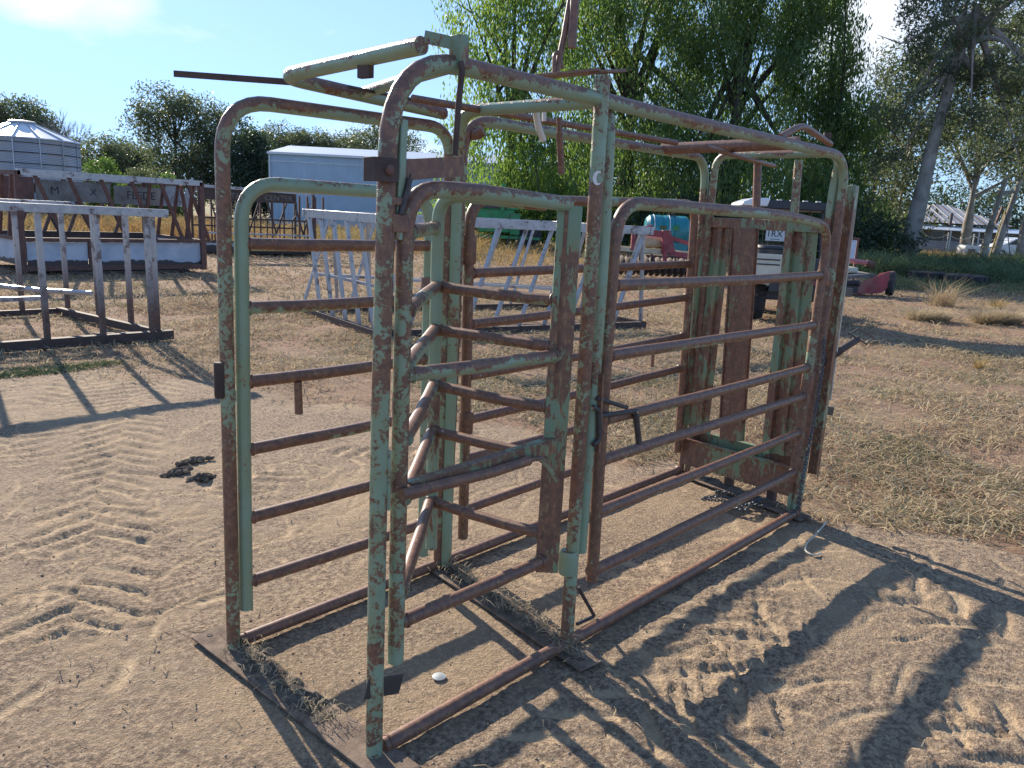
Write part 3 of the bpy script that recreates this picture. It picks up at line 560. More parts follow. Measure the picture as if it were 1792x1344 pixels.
# farmhouse
h0 = (83.509,20.642)
ho = thing('farmhouse', 'low farmhouse with a patchy hipped iron roof and verandah behind the gum trunk', 'house', (h0[0], h0[1], .1), math.atan2(uy, ux))
def hb(b, n_, m_, **k): return b.build(n_, m_, ho, world=False, **k)
hb(MB().box((4.5, 3.5, 1.25), (15, 9, 2.5)), 'wall', 'hwall')
x0, x1, y0, y1, ze, zr = -3.2, 6.4, -1.2, 8.3, 2.75, 4.55
P = [(x0, y0, ze), (x1, y0, ze), (x1, y1, ze), (x0, y1, ze), (x0+4., 3.5, zr), (x1-4., 3.5, zr)]; b = MB(); b.v = [Vector(p) for p in P]; b.f = [(0, 1, 5, 4), (1, 2, 5), (2, 3, 4, 5), (3, 0, 4), (0, 3, 2, 1)]; hb(b, 'roof', 'hroof', smooth=False)
for k in range(13):
    x = x0+.6+k*.7; t0 = min(1., (x-x0)/4., (x1-x)/4.); hb(MB().bar((x, y0+.02, ze+.03), (x, y0+(3.5-y0)*t0, ze+(zr-ze)*t0+.03), .07, .04), 'roof_sheet_lap', 'hroof' if k % 3 else 'rust_red')
b = MB(); b.v = [Vector(v) for v in ((-3.4, -3.4, 2.12), (14, -3.4, 2.12), (14, -.9, 2.5), (-3.4, -.9, 2.5), (-3.4, -3.4, 2.06), (14, -3.4, 2.06), (14, -.9, 2.44), (-3.4, -.9, 2.44))]; b.f = [(0, 1, 2, 3), (4, 7, 6, 5), (0, 4, 5, 1), (2, 6, 7, 3), (0, 3, 7, 4), (1, 5, 6, 2)]; hb(b, 'verandah_roof', 'silolight', smooth=False)
for k in range(7): hb(MB().box((-3.1+k*2.6, -3.3, 1.05), (.1, .1, 2.1)), 'verandah_post', 'white')
hb(MB().box((4.8, -3.2, .55), (16, .08, 1.1)), 'verandah_rail', 'hwall'); hb(MB().box((.3, -1.4, 3.0), (.22, .22, 1.4)), 'flue', 'steel')
for x in (-.5, 2.8, 6.2, 9.5): w_ = hb(MB().box((x, -1.02, 1.45), (1.2, .08, 1.1)), 'window', 'white'); hb2 = MB().box((x, -1.07, 1.45), (1.04, .03, .94)).build('pane', 'glass', w_, world=False)
b = MB(); b.v = [Vector(v) for v in ((-6.9, -2, 2.25), (-2.6, -2, 2.45), (-2.6, 3, 2.7), (-6.9, 3, 2.5), (-6.9, -2, 2.17), (-2.6, -2, 2.37), (-2.6, 3, 2.62), (-6.9, 3, 2.42))]; b.f = [(0, 1, 2, 3), (4, 7, 6, 5), (0, 4, 5, 1), (2, 6, 7, 3), (0, 3, 7, 4), (1, 5, 6, 2)]; hb(b, 'lean_to_roof', 'silolight', smooth=False)
hb(MB().box((-4.7, .5, 1.1), (3.9, 4.6, 2.2)), 'lean_to_wall', plain('pinkish_cladding', (.42, .36, .36), .7))
# wire fence with sagging rope in front of the house
f0 = (63.941,15.505)
fe = thing('wire_fence', 'wire fence with pale posts and a sagging pale rope in front of the farmhouse', 'fence', (f0[0], f0[1], .15), math.atan2(uy, ux))
for k in range(8): MB().tube([(-3+k*1.9, 0, 0), (-3+k*1.9, 0, 1.75)], .045, 6).build('post', 'white', fe, world=False)
for z in (.5, 1.0, 1.5):
    MB().tube([(-3, 0, z), (10.3, 0, z)], .012, 4).build('wire', 'steel', fe, world=False)
for k in range(1, 5): MB().tube([(-3+k*1.9+(1.9*j/6), 0, 1.62-.32*math.sin(PI*j/6)) for j in range(7)], .025, 5).build('rope', 'rope', fe, world=False)
# white car, seen side-on, partly outside the frame
c0 = (62.877,12.197)
ca = thing('parked_car', 'white station wagon parked side-on at the right edge in front of the farmhouse', 'car', (c0[0], c0[1], .28), math.atan2(uy, ux))
side = [(0, .35), (.02, .72), (.25, .88), (1.05, 1.0), (1.75, 1.42), (2.2, 1.50), (3.7, 1.48), (4.35, 1.2), (4.6, .95), (4.62, .4), (4.2, .3), (.3, .3)]
b = MB(); b.prism(side, 1, -.85, .85); o = lb(b, 'body', 'carwhite', ca, bevel=.06)
for poly in ([(1.22, 1.0), (1.78, 1.36), (2.28, 1.42), (2.28, 1.02)], [(2.36, 1.02), (2.36, 1.42), (3.2, 1.42), (3.2, 1.03)], [(3.28, 1.03), (3.28, 1.42), (3.7, 1.40), (4.15, 1.15), (4.1, 1.05)]): lb(MB().prism(poly, 1, -.862, .862), 'window', 'glass', ca)
for x in (.85, 3.75):
    wh = lb(MB().lathe([(.20, -.88), (.33, -.87), (.33, -.66), (.2, -.66)], (x, 0, .33), 20, 'Y').lathe([(.20, .66), (.33, .66), (.33, .87), (.2, .88)], (x, 0, .33), 20, 'Y'), 'wheel', 'tyre', ca)
    MB().lathe([(.19, -.90), (.20, -.88), (.20, .88), (.19, .90)], (x, 0, .33), 12, 'Y').build('rim', 'galv', wh, world=False)
lb(MB().box((.06, .6, .72), (.08, .3, .14)).box((.06, -.6, .72), (.08, .3, .14)), 'headlight', 'galv', ca)
# white machine with wheel guard
c0 = (54.621,10.920)
wm = thing('white_trailer', 'old boxy white trailer body with a dark wheel opening left of the white car', 'trailer', (c0[0], c0[1], .12), math.atan2(uy, ux))
lb(MB().prism([(-.75, .25), (-.75, .95), (-.65, 1.05), (.55, 1.0), (.6, .95), (.6, .25)], 1, -.5, .5), 'body', 'white', wm, bevel=.03)
lb(MB().prism([(.68, .2), (.68, .95), (1.7, 1.0), (1.7, .85), (.85, .82), (.85, .2)], 1, -.5, .5), 'guard', 'white', wm, bevel=.02)
lb(MB().lathe([(.1, -.54), (.30, -.53), (.30, -.35), (.1, -.35)], (.0, 0, .30), 18, 'Y'), 'wheel', 'tyre', wm)
lb(MB().box((-.35, -.51, .62), (.45, .02, .4)), 'panel', 'board', wm)
# tripod
c0 = (44.304,7.447)
tr_ = thing('steel_tripod', 'tall rusty and yellow steel tripod frame in front of the white car', 'tripod', (c0[0], c0[1], .05), math.atan2(uy, ux))
apex = Vector((-.05, 0, 2.95))
for x, y, m_ in ((-.75, -.3, 'yellow'), (.62, -.3, 'steel'), (-.1, .7, 'steel')): lb(MB().bar((x, y, 0), apex, .035, .035), 'leg', m_, tr_)
lb(MB().bar((-.95, -.2, 1.15), (-.15, -.2, 1.15), .04, .04), 'crossbar', 'yellow', tr_); lb(MB().bar((-.4, 0, 2.3), (-.22, 0, 3.1), .10, .10), 'winch', 'rust_red', tr_)
lb(MB().bar((-.5, -.3, .8), (.55, -.3, .8), .02, .02).bar((-.35, -.3, 1.5), (.4, -.3, 1.5), .02, .02), 'brace', 'steel', tr_)

# ================================================================ feeders
def W(v): return Vector(v)
# A: near left, galvanised posts on a rusted skid frame
A0 = thing('hay_feeder', 'bare galvanised hay feeder frame with rust-footed posts, nearest on the left', 'hay feeder', (2.5, 7.1, 0), 0, 'cattle feeders in the yard')
zt = 1.40; xr, xl, ya, yb = 2.62, -1.3, 7.20, 9.62
for a_, c_ in (((xl, ya-.06, zt+.02), (xr+.10, ya-.04, zt-.01)), ((xl, yb, zt+.01), (xr-.03, yb, zt))): MB().bar(a_, c_, .07, .085).build('top_rail', 'galv', A0, bevel=.004)
MB().bar((xr, ya, zt-.02), (xr-.1, yb, zt-.02), .05, .05).build('top_rail', 'rust_dark', A0)
MB().bar((xl, ya-.02, .06), (xr+.12, ya+.0, .05), .10, .10).build('skid_rail', 'rust_dark', A0, bevel=.004); MB().bar((xr, ya, .06), (xr-.25, yb, .05), .07, .09).build('skid_rail', 'rust_dark', A0); MB().bar((xl, yb, .06), (xr-.2, yb, .05), .07, .07).build('skid_rail', 'rust_dark', A0)
MB().bar((xr-.05, ya+.1, .06), (xr-.55, ya+.45, .03), .04, .04).build('gusset', 'rust_dark', A0)
for x, y in ((1.46, ya), (2.0, ya), (2.52, ya), (2.60, ya+.05), (.9, ya), (.3, ya), (-.3, ya), (-.9, ya), (2.60, 7.95), (2.54, 8.75), (2.48, yb), (1.95, yb), (1.55, yb), (.95, yb), (.3, yb), (-.4, yb)):
    MB().bar((x, y, .08), (x-.015, y, zt-.04), .052, .052, up=(0, 1, 0)).build('post', 'galv_low', A0)
b = MB(); b.tube([(.9, 9.4, .56), (1.3, 9.0, .50), (1.75, 8.4, .46), (2.05, 7.6, .50)], .028, 8, .5); b.build('hay_rail', 'galv_bar', A0)
MB().bar((.2, 7.6, .48), (1.5, 7.3, .50), .045, .045).build('hay_rail', 'galv_bar', A0)
# B: trough feeder behind it
B0 = thing('trough_feeder', 'large rusty trough feeder with weathered sign board and blue-white trough sides on the left', 'hay feeder', (5, 15.2, 0), 0, 'cattle feeders in the yard')
bx0, bx1, by0, by1 = 3.62, 7.12, 15.15, 18.0
for y in (by0, by1): MB().bar((bx0, y, 1.88), (bx1, y, 1.88), .10, .11).build('top_rail', 'galv', B0)
for x in (bx0, bx1): MB().bar((x, by0, 1.86), (x, by1, 1.86), .08, .08).build('top_rail', 'rust_red', B0)
for x, y in ((bx0, by0), (bx1, by0), (bx0, by1), (bx1, by1)): MB().bar((x, y, .05), (x, y, 1.9), .10, .10, up=(0, 1, 0)).build('corner_post', 'rust_red', B0)
MB().bar((bx0, by0, .12), (bx1, by0, .12), .07, .1).build('bottom_rail', 'rust_red', B0); MB().bar((bx0-.05, by0-.01, .66), (bx1+.03, by0-.01, .66), .09, .07).build('trough_rim', 'rust_red', B0); MB().bar((bx0, by1, .66), (bx1, by1, .66), .09, .07).build('trough_rim', 'rust_dark', B0)
MB().bar((bx1, by0, .66), (bx1, by1, .66), .08, .07).build('trough_rim', 'rust_red', B0); MB().bar((bx0, by0, .66), (bx0, by1, .66), .08, .07).build('trough_rim', 'rust_red', B0)
trm = plain('zinc_trough', (.34, .38, .44), .6, .2, .2, 1.5, .3, .5, None)
def trgh(t):
    v = objc(t); s = nd(t, 'SeparateXYZ', {0: (nd(t, 'NewGeometry'), 'Position')}); n = noise(t, v, 2.5, 5, .6)
    k = math_(t, 'ADD', nd(t, 'MapRange', {'Value': (s, 'Z'), 'From Min': .12, 'From Max': .36, 'To Min': 1., 'To Max': 0.}), math_(t, 'MULTIPLY_ADD', n, 1.2, -.6), clamp=True)
    c = mixc(t, ramp(t, k, (.4, 0.), (.5, 1.)), mixc(t, ramp(t, n, (.4, 0.), (.6, 1.)), (.36, .42, .50), (.50, .54, .60)), (.06, .05, .05)); return principled(t, c, .6, .1, n, .2, .003)
trm = mat('mud_lined_trough', trgh)
for k in range(3):
    xa = bx0+.08+k*(bx1-bx0)/3; xb = xa+(bx1-bx0)/3-.1; MB().box(((xa+xb)/2, by0+.03, .38), (xb-xa, .02, .46)).build('trough_panel', trm, B0); MB().box((xb+.05, by0, .38), (.08, .06, .5)).build('panel_strap', 'rust_red', B0)
MB().box(((bx0+bx1)/2, by1-.05, .40), (bx1-bx0-.1, .02, .5)).build('trough_panel', 'rust_dark', B0); MB().box((bx1-.03, (by0+by1)/2, .40), (.02, by1-by0-.1, .46)).build('trough_panel', trm, B0); MB().box((bx0+.03, (by0+by1)/2, .40), (.02, by1-by0-.1, .46)).build('trough_panel', trm, B0)
MB().box(((bx0+bx1)/2, (by0+by1)/2, .16), (bx1-bx0-.1, by1-by0-.1, .02)).build('trough_floor', 'rust_dark', B0)
for x in (bx0+.75, bx1-.55): MB().bar((x, by0+.1, .12), (x+.15, by0-.1, .03), .06, .06).build('skid_strut', 'rust_dark', B0)
MB().bar((bx0+.7, by0-.1, .03), (bx1-.6, by0-.1, .03), .06, .05).build('skid', 'rust_dark', B0)
def vbars(root, a, c, n, z0, z1, lean, m_, wd=.05, inset=(0, 0)):
    a = Vector(a); c = Vector(c); d = (c-a)
    for k in range(n):
        f = (k+.5)/n; p = a+d*f; q = p+d.normalized()*lean*(1 if k % 2 else 1)+Vector((inset[0], inset[1], 0)); MB().bar((q.x, q.y, z0), (p.x, p.y, z1), wd, wd, up=(0, 1, 0)).build('feed_bar', m_, root)
vbars(B0, (bx0, by0, 0), (bx1, by0, 0), 6, .68, 1.84, .50, 'rust_red', .06, (0, .12)); vbars(B0, (bx0, by1, 0), (bx1, by1, 0), 7, .68, 1.84, -.5, 'rust_red', .06, (0, -.12)); vbars(B0, (bx0, by1, 0), (bx1, by1, 0), 5, .68, 1.84, .5, 'rust_dark', .05, (0, -.12))
vbars(B0, (bx1, by0, 0), (bx1, by1, 0), 4, .68, 1.84, .4, 'rust_red', .06); vbars(B0, (bx0, by0, 0), (bx0, by1, 0), 5, .68, 1.84, .4, 'rust_red', .06)
MB().bar((bx1-.18, by0+.2, .70), (bx1-.35, by0+.2, 1.82), .06, .06, up=(0, 1, 0)).build('feed_bar', 'rust_red', B0)
yb_ = by1-.08
MB().box((4.35, yb_, 1.60), (.78, .02, .46)).build('sign_board', 'rust_red', B0, label='rusted brown end of the sign board'); sb = MB().box((5.55, yb_, 1.57), (1.55, .02, .44)).build('sign_board', 'board', B0); sb2 = MB().box((7.02+.06, yb_, 1.55), (1.35, .02, .42)).build('sign_board', 'board', B0)
for par, txt, x, z, sz in ((sb, 'M', 5.15, 1.57, .24), (sb, 'X', 5.95, 1.57, .22), (sb2, 'FEEDE', 7.02, 1.55, .25)):
    me = textmesh(txt, sz); me.materials.append(M['letter']); o = newobj('lettering', me, par); o.location = Vector((x, yb_-.014, z))-rootloc(B0); o.rotation_euler = (PI/2, 0, 0)
for x in (bx1-.0,): MB().box((x+.03, 16.6, 1.62), (.03, .9, .52)).build('side_panel', 'galv', B0); MB().bar((x+.03, 15.5, 1.9), (x+.03, 16.05, 1.35), .02, .30, up=(0, 1, 0)).build('side_panel', 'galv', B0)
# C: third feeder, dark, behind
c0 = (9.787,20.481); c1 = (12.767,19.404)
C0 = thing('dark_feeder', 'dark rusty feeder with lettered panels and feeding stalls behind the tall left hoop', 'hay feeder', (c0[0], c0[1], 0), math.atan2(c1[1]-c0[1], c1[0]-c0[0]), 'cattle feeders in the yard'); CL = math.hypot(c1[0]-c0[0], c1[1]-c0[1])
def cb(b, n_, m_, **k): return b.build(n_, m_, C0, world=False, **k)
for x in (0, CL): 
    for y in (0, 2.4): cb(MB().bar((x, y, 0), (x, y, 1.92), .07, .07, up=(0, 1, 0)), 'corner_post', 'rust_dark')
cb(MB().bar((0, 0, 1.92), (CL, 0, 1.86), .09, .08), 'top_rail', 'galv'); cb(MB().bar((0, 2.4, 1.92), (CL, 2.4, 1.9), .09, .08), 'top_rail', 'rust_dark')
pn = []
for x in (.62, 2.0): pn.append(cb(MB().box((x+.05, .02, 1.70), (1.2, .02, .30)), 'sign_panel', 'rust_dark'))
for par, txt, x in ((pn[0], 'TAW', 1.05), (pn[1], 'CENTER', 2.15)):
    me = textmesh(txt, .22); me.materials.append(M['board']); o = newobj('lettering', me, par); o.location = (x, .0, 1.68); o.rotation_euler = (PI/2, 0, 0)
for z, m_ in ((1.05, 'rust_dark'), (.62, 'galv_bar'), (.38, 'rust_dark')): cb(MB().bar((0, .03, z), (CL, .03, z), .05, .05), 'mid_rail', m_)
cb(MB().bar((0, 2.4, .75), (CL, 2.4, .75), .05, .05), 'mid_rail', 'rust_dark'); cb(MB().box((CL/2, .1, .2), (CL, .04, .30)), 'trough_panel', 'rust_dark'); cb(MB().box((CL/2, 1.2, .12), (CL, 2.3, .04)), 'trough_floor', 'rust_dark'); cb(MB().box((.55, .07, .2), (.9, .03, .26)), 'trough_panel', trm)
for k in range(8):
    x = .35+k*(CL-.6)/7; cb(MB().bar((x, .03, .4), (x, .03, 1.06), .035, .035, up=(0, 1, 0)).bar((x, .03, 1.06), (x+.12, .03, 1.2), .035, .035).bar((x+.12, .03, 1.2), (x+.12, .03, 1.6), .035, .035, up=(0, 1, 0)), 'feed_bar', 'rust_dark')
for k in range(4): x = .2+k*CL/4; cb(MB().bar((x+.3, .05, .65), (x+.05, .05, 1.55), .045, .045, up=(0, 1, 0)), 'feed_bar', 'rust_dark'); cb(MB().bar((x+.3, .05, .65), (x+.6, .05, 1.55), .045, .045, up=(0, 1, 0)), 'feed_bar', 'rust_dark')
for k in range(9): x = .2+k*CL/8.5; cb(MB().bar((x, 2.4, .1), (x, 2.4, 1.9), .05, .05, up=(0, 1, 0)), 'feed_bar', 'rust_red')
for k, x in enumerate((.25, .6, .95, 1.3)): cb(MB().bar((CL+x*.75, 2.6, 0), (CL+x*.75, 2.6, 1.8), .06, .06, up=(0, 1, 0)), 'end_post', 'rust_red')
# D: galvanised slant-bar rack in the middle
D0 = thing('slant_bar_feeder', 'galvanised square feeder rack with slanted bars, seen through the crush', 'hay feeder', (4.77, 6.09, 0), 0, 'cattle feeders in the yard')
p1, p2, p3, p4 = (5.30, 8.43), (4.80, 6.12), (8.92, 4.94), (9.42, 7.25); zt = 1.44
def d3(p, z): return (p[0], p[1], z)
for a_, c_ in ((p1, p2), (p2, p3), (p3, p4), (p4, p1)):
    MB().bar(d3(a_, zt), d3(c_, zt), .05, .115, ext=.04).build('top_rail', 'galv', D0, bevel=.004); MB().bar(d3(a_, .045), d3(c_, .045), .08, .09, ext=.04).build('base_rail', 'rust_dark', D0)
def slant(a, c, n, lean, inset, m_='galv_bar', wd=.042, z1=zt-.05, f0=0., f1=1.):
    a = Vector((*a, 0)); c = Vector((*c, 0)); d = c-a; u_ = d.normalized()
    for k in range(n):
        f = f0+(f1-f0)*(k+.5)/n; p = a+d*f; q = p+u_*lean+Vector((*inset, 0)); MB().bar((q.x, q.y, .09), (p.x, p.y, z1), wd, wd, up=(0, 1, 0)).build('slant_bar', m_, D0)
slant(p2, p3, 10, -.45, (.0, .0), f0=.06, f1=1.02); slant(p1, p2, 5, .42, (0, 0), f0=-.03, f1=.88); slant(p1, p2, 2, -.35, (.25, 0), f0=.2, f1=1.1, wd=.034); slant(p4, p1, 6, .4, (0, 0), wd=.034); slant(p3, p4, 5, .4, (0, 0), f0=0, f1=.9)
MB().bar((8.78, 4.98, zt-.05), (8.98, 5.02, .09), .045, .045, up=(0, 1, 0)).build('slant_bar', 'galv_bar', D0)
for s in (.36, .7):
    a = Vector((*p1, 0)).lerp(Vector((*p2, 0)), .08+s*.1); c = Vector((*p4, 0)).lerp(Vector((*p3, 0)), .1+s*.6); MB().bar((a.x, a.y, .60), (c.x, c.y, .42), .04, .04).build('hay_rail', 'galv_bar', D0)
MB().bar((5.15, 7.6, .62), (5.35, 6.25, .52), .04, .04).build('hay_rail', 'galv_bar', D0)

# ================================================================ machines
# green seeder
g0 = (25.941,23.436)
gs = thing('green_seeder', 'old green farm seeder with an open hopper and wheel under the willows', 'seeder', (g0[0], g0[1], 0), math.atan2(uy, ux))
def gb(b, n_, m_, **k): return b.build(n_, m_, gs, world=False, **k)
gb(MB().prism([(-1.35, .75), (-1.5, 1.75), (.2, 1.75), (.05, .75)], 1, -.6, .6), 'hopper', 'green', bevel=.03); gb(MB().prism([(-1.42, 1.76), (-1.5, 2.15), (.15, 2.1), (.65, 2.1), (.35, 1.76)], 1, -.62, .62), 'lid', 'green', bevel=.02)
gb(MB().box((-.75, -.62, 1.9), (1.2, .03, .22)), 'opening', 'black'); gb(MB().box((.25, -.5, 1.15), (.42, .5, .95)), 'side_box', 'green', bevel=.02); gb(MB().bar((-.35, -.66, 1.7), (-.35, -.66, 2.9), .16, .08, up=(0, 1, 0)), 'mast', 'green'); gb(MB().bar((-1.5, -.4, 1.3), (-1.5, -.4, 2.3), .1, .08, up=(0, 1, 0)), 'mast', 'green')
gb(MB().lathe([(.2, -.15), (.52, -.13), (.52, .13), (.2, .15)], (.95, -.4, .72), 22, 'Y'), 'wheel', 'tyre'); gb(MB().bar((-2, -.7, .55), (1.4, -.7, .55), .12, .12), 'frame_rail', 'green'); gb(MB().bar((-2, .5, .55), (1.4, .5, .55), .12, .12), 'frame_rail', 'green')
for k in range(7): gb(MB().bar((-1.8+k*.45, -.75, .6), (-1.9+k*.45, -.95, .02), .05, .05), 'tine', 'rust_dark')
gb(MB().tube([(-2., -.9, .12), (2.4, -1.0, .10)], .06, 8), 'drawbar', 'rust_dark')
# red disc plough
pl0 = (18.846,11.126)
pl_t = thing('disc_plough', 'faded red disc plough with a row of dark discs in front of the teal tank', 'plough', (pl0[0], pl0[1], 0), math.atan2(uy, ux))
def pb(b, n_, m_, **k): return b.build(n_, m_, pl_t, world=False, **k)
for y in (-.35, .6): pb(MB().bar((-1.6, y, .78), (1.25, y, .70), .12, .12), 'beam', 'sack')
pb(MB().bar((-.55, -.4, 1.28), (.35, -.4, 1.22), .14, .18), 'top_beam', 'red', bevel=.01); pb(MB().prism([(.12, .7), (.10, 1.35), (.32, 1.35), (.52, .72)], 1, -.5, -.3), 'head_plate', 'red', bevel=.01)
pb(MB().bar((.35, -.3, 1.15), (1.5, .1, .88), .09, .11), 'strut', 'red'); pb(MB().bar((.35, -.42, .72), (1.0, -.42, .66), .12, .14), 'strut', 'red'); pb(MB().bar((-.7, -.4, .75), (-.7, -.4, 1.35), .12, .12, up=(0, 1, 0)), 'upright', 'red'); pb(MB().bar((-.5, -.45, 1.35), (-.2, -.45, 1.42), .16, .14), 'hitch', 'red')
pb(MB().bar((.22, -.52, .95), (.22, -.52, .42), .1, .1, up=(0, 1, 0)), 'stand', 'red')
for k in range(17):
    x = -1.55+k*.175; pb(MB().lathe([(.02, -.05), (.14, -.03), (.27, .02), (.28, .03), (.14, -.01)], (x, -.45+.012*k, .31), 18, 'X', rz=.35), 'disc', 'rust_dark')
pb(MB().bar((-1.65, -.45, .32), (1.35, -.25, .32), .05, .05), 'axle', 'rust_dark')
for k in range(9): pb(MB().bar((-1.5+k*.34, -.38, .75), (-1.5+k*.34, -.42, .36), .05, .04, up=(0, 1, 0)), 'hanger', 'rust_dark')
o = thing('feed_sack', 'bulging pale sack lying on the plough frame', 'sack', (0, 0, 0)); o.location = pl_t.matrix_basis@Vector((-.18, -.1, .86)) if False else Vector((pl0[0]-.18*ux-.1*vx, pl0[1]-.18*uy-.1*vy, .84)); o.rotation_euler = (0, 0, math.atan2(uy, ux))
MB().lathe([(.05, -.36), (.16, -.30), (.17, -.05), (.19, .15), (.15, .32), (.04, .36)], (0, 0, .18), 14, 'X').build('bag', 'sack', o, world=False); MB().torus((-.33, 0, .18), .07, .02, Matrix.Rotation(PI/2, 3, 'Y')).build('tie', 'rope', o, world=False)
t0 = (20.861,12.024)
tk = thing('water_tank', 'teal plastic spray tank with pale straps behind the red plough', 'tank', (t0[0], t0[1], 0), math.atan2(uy, ux))
MB().lathe([(.05, -.70), (.36, -.68), (.46, -.58), (.47, -.2), (.44, -.17), (.47, -.13), (.47, .16), (.44, .19), (.47, .23), (.47, .56), (.36, .68), (.05, .70)], (0, 0, 1.32), 26, 'X').build('tank_body', 'teal', tk, world=False)
MB().box((.35, 0, .85), (.62, .6, .62)).build('tank_foot', 'teal', tk, world=False, bevel=.04); MB().box((0, 0, .40), (1.3, .8, .3)).build('cradle', 'rust_dark', tk, world=False)
for x in (-.46, .02): MB().torus((x, 0, 1.32), .475, .014, Matrix.Rotation(PI/2, 3, 'Y'), 26, 5).build('strap', 'white', tk, world=False)
MB().box((-.2, -.475, 1.42), (.2, .02, .10)).build('sticker', 'grass_green', tk, world=False); MB().lathe([(.12, 0), (.12, .06)], (.1, 0, 1.77), 14).build('lid', 'black', tk, world=False)
MB().box((.2, -.478, 1.42), (.18, .02, .16)).build('sticker', 'green', tk, world=False)
# roofed buggy
b0 = (12.170,4.191)
bu = thing('farm_buggy', 'small roofed farm buggy seen from behind, with cream tray and black roof, beyond the headgate', 'buggy', (b0[0], b0[1], 0), math.atan2(uy, ux)-.10)
def bb(b, n_, m_, **k): return b.build(n_, m_, bu, world=False, **k)
for x in (-.50, .72):
    for y in (0, 1.9):
        bm = MB().lathe([(.20, -.12), (.30, -.135), (.345, -.12), (.352, 0), (.345, .12), (.30, .135), (.20, .12)], (x, y, .35), 30, 'X')
        wh = bb(bm, 'wheel', 'tyre')
        tb = MB()
        for k in range(24):
            a = 2*PI*k/24
            for sx_, ph in ((-.065, 0), (.065, PI/24)): tb.box((x+sx_, y+.358*math.cos(a+ph), .35+.358*math.sin(a+ph)), (.10, .05, .022), M3=Matrix.Rotation(a+ph-PI/2, 3, 'X'))
        tb.build('tread', 'tyre', wh, world=False); MB().lathe([(.19, -.11), (.2, 0), (.19, .11)], (x, y, .35), 14, 'X').build('rim', 'galv', wh, world=False)
bb(MB().box((.02, .9, .45), (1.0, 2.3, .16)), 'chassis', 'black', bevel=.02); bb(MB().box((.02, -.1, .68), (1.25, 1.0, .06)), 'tray_floor', 'cream')
tp_ = bb(MB().box((-.50, -.62, .93), (.52, .04, .44)), 'tailgate', 'cream', bevel=.012)
for z in (.98, 1.06): MB().box((-.50, -.645, z), (.44, .012, .022)).build('slot', 'black', tp_, world=False)
bb(MB().box((-.62, -.1, .92), (.04, 1.0, .42)).box((-.24, -.2, .92), (.04, .8, .42)), 'tray_side', 'cream', bevel=.01); bb(MB().box((.22, -.3, .90), (.86, .7, .40)), 'tool_box', 'black', bevel=.02)
bb(MB().box((.05, -.9+.32, .62), (.9, .05, .16)), 'bumper', 'black'); bb(MB().lathe([(.27, 0), (.30, .05), (.30, .46), (.32, .48), (.30, .52), (.24, .52)], (-.32, -.1, .76), 22), 'drum', 'black'); bb(MB().lathe([(.05, 0), (.05, .14)], (-.1, -.35, 1.15), 10), 'hose_reel', 'galv')
for x in (-.62, .64):
    for y, y2 in ((.42, .5), (1.75, 1.35)): bb(MB().tube([(x, y, .6), (x*.92, y2, 1.95)], .024, 8), 'cab_post', 'black')
rf = bb(MB().prism([(-.82, 1.93), (-.80, 1.99), (-.62, 2.06), (.66, 2.04), (.86, 1.97), (.86, 1.90), (-.78, 1.90)], 1, .35, 1.65), 'roof', 'black', bevel=.02)
MB().prism([(-.84, 1.935), (-.82, 2.0), (-.64, 2.075), (-.36, 2.078), (-.40, 1.935)], 1, .30, 1.60).build('roof_cap', 'carwhite', rf, world=False, bevel=.02)
for k in range(5): MB().box((-.2+k*.22, .36, 2.055), (.08, .06, .02)).build('roof_clip', 'white', rf, world=False)
hb_ = bb(MB().bar((-.6, .42, 1.70), (.6, .42, 1.70), .03, .03).bar((-.6, .42, 1.22), (.6, .42, 1.22), .03, .03), 'headboard', 'black')
for k in range(13): MB().bar((-.6+k*.1, .42, 1.22), (-.6+k*.1, .42, 1.70), .008, .008, up=(0, 1, 0)).build('mesh_wire', 'black', hb_, world=False)
for z in (1.34, 1.46, 1.58): MB().bar((-.6, .42, z), (.6, .42, z), .012, .012).build('mesh_wire', 'black', hb_, world=False)
np_ = bb(MB().box((-.19, .38, 1.455), (.34, .012, .21)), 'number_plate', 'white', bevel=.004)
me = textmesh('1RX', .155); me.materials.append(M['letter']); o = newobj('lettering', me, np_); o.location = (-.21, .372, 1.47); o.rotation_euler = (PI/2, 0, 0)
MB().prism([(-.045, 1.505), (-.02, 1.505), (-.033, 1.475)], 1, .371, .375).build('plate_mark', 'letter', np_, world=False)
MB().box((-.20, .373, 1.38), (.16, .003, .010)).build('plate_line', 'letter', np_, world=False)
bb(MB().bar((.1, .3, 1.2), (.16, .36, 1.45), .03, .03), 'handle', 'black'); bb(MB().box((0, .75, .75), (1.15, .45, .3)).box((0, .6, 1.05), (1.15, .12, .5)), 'seat', 'black', bevel=.03)
bb(MB().box((.35, -.66, .72), (.12, .02, .06)), 'tail_light', 'red'); bb(MB().prism([(.6, .6), (.6, 1.1), (-.6, 1.1), (-.6, .6)], 1, 2.0, 2.3), 'bonnet', 'cream', bevel=.03)
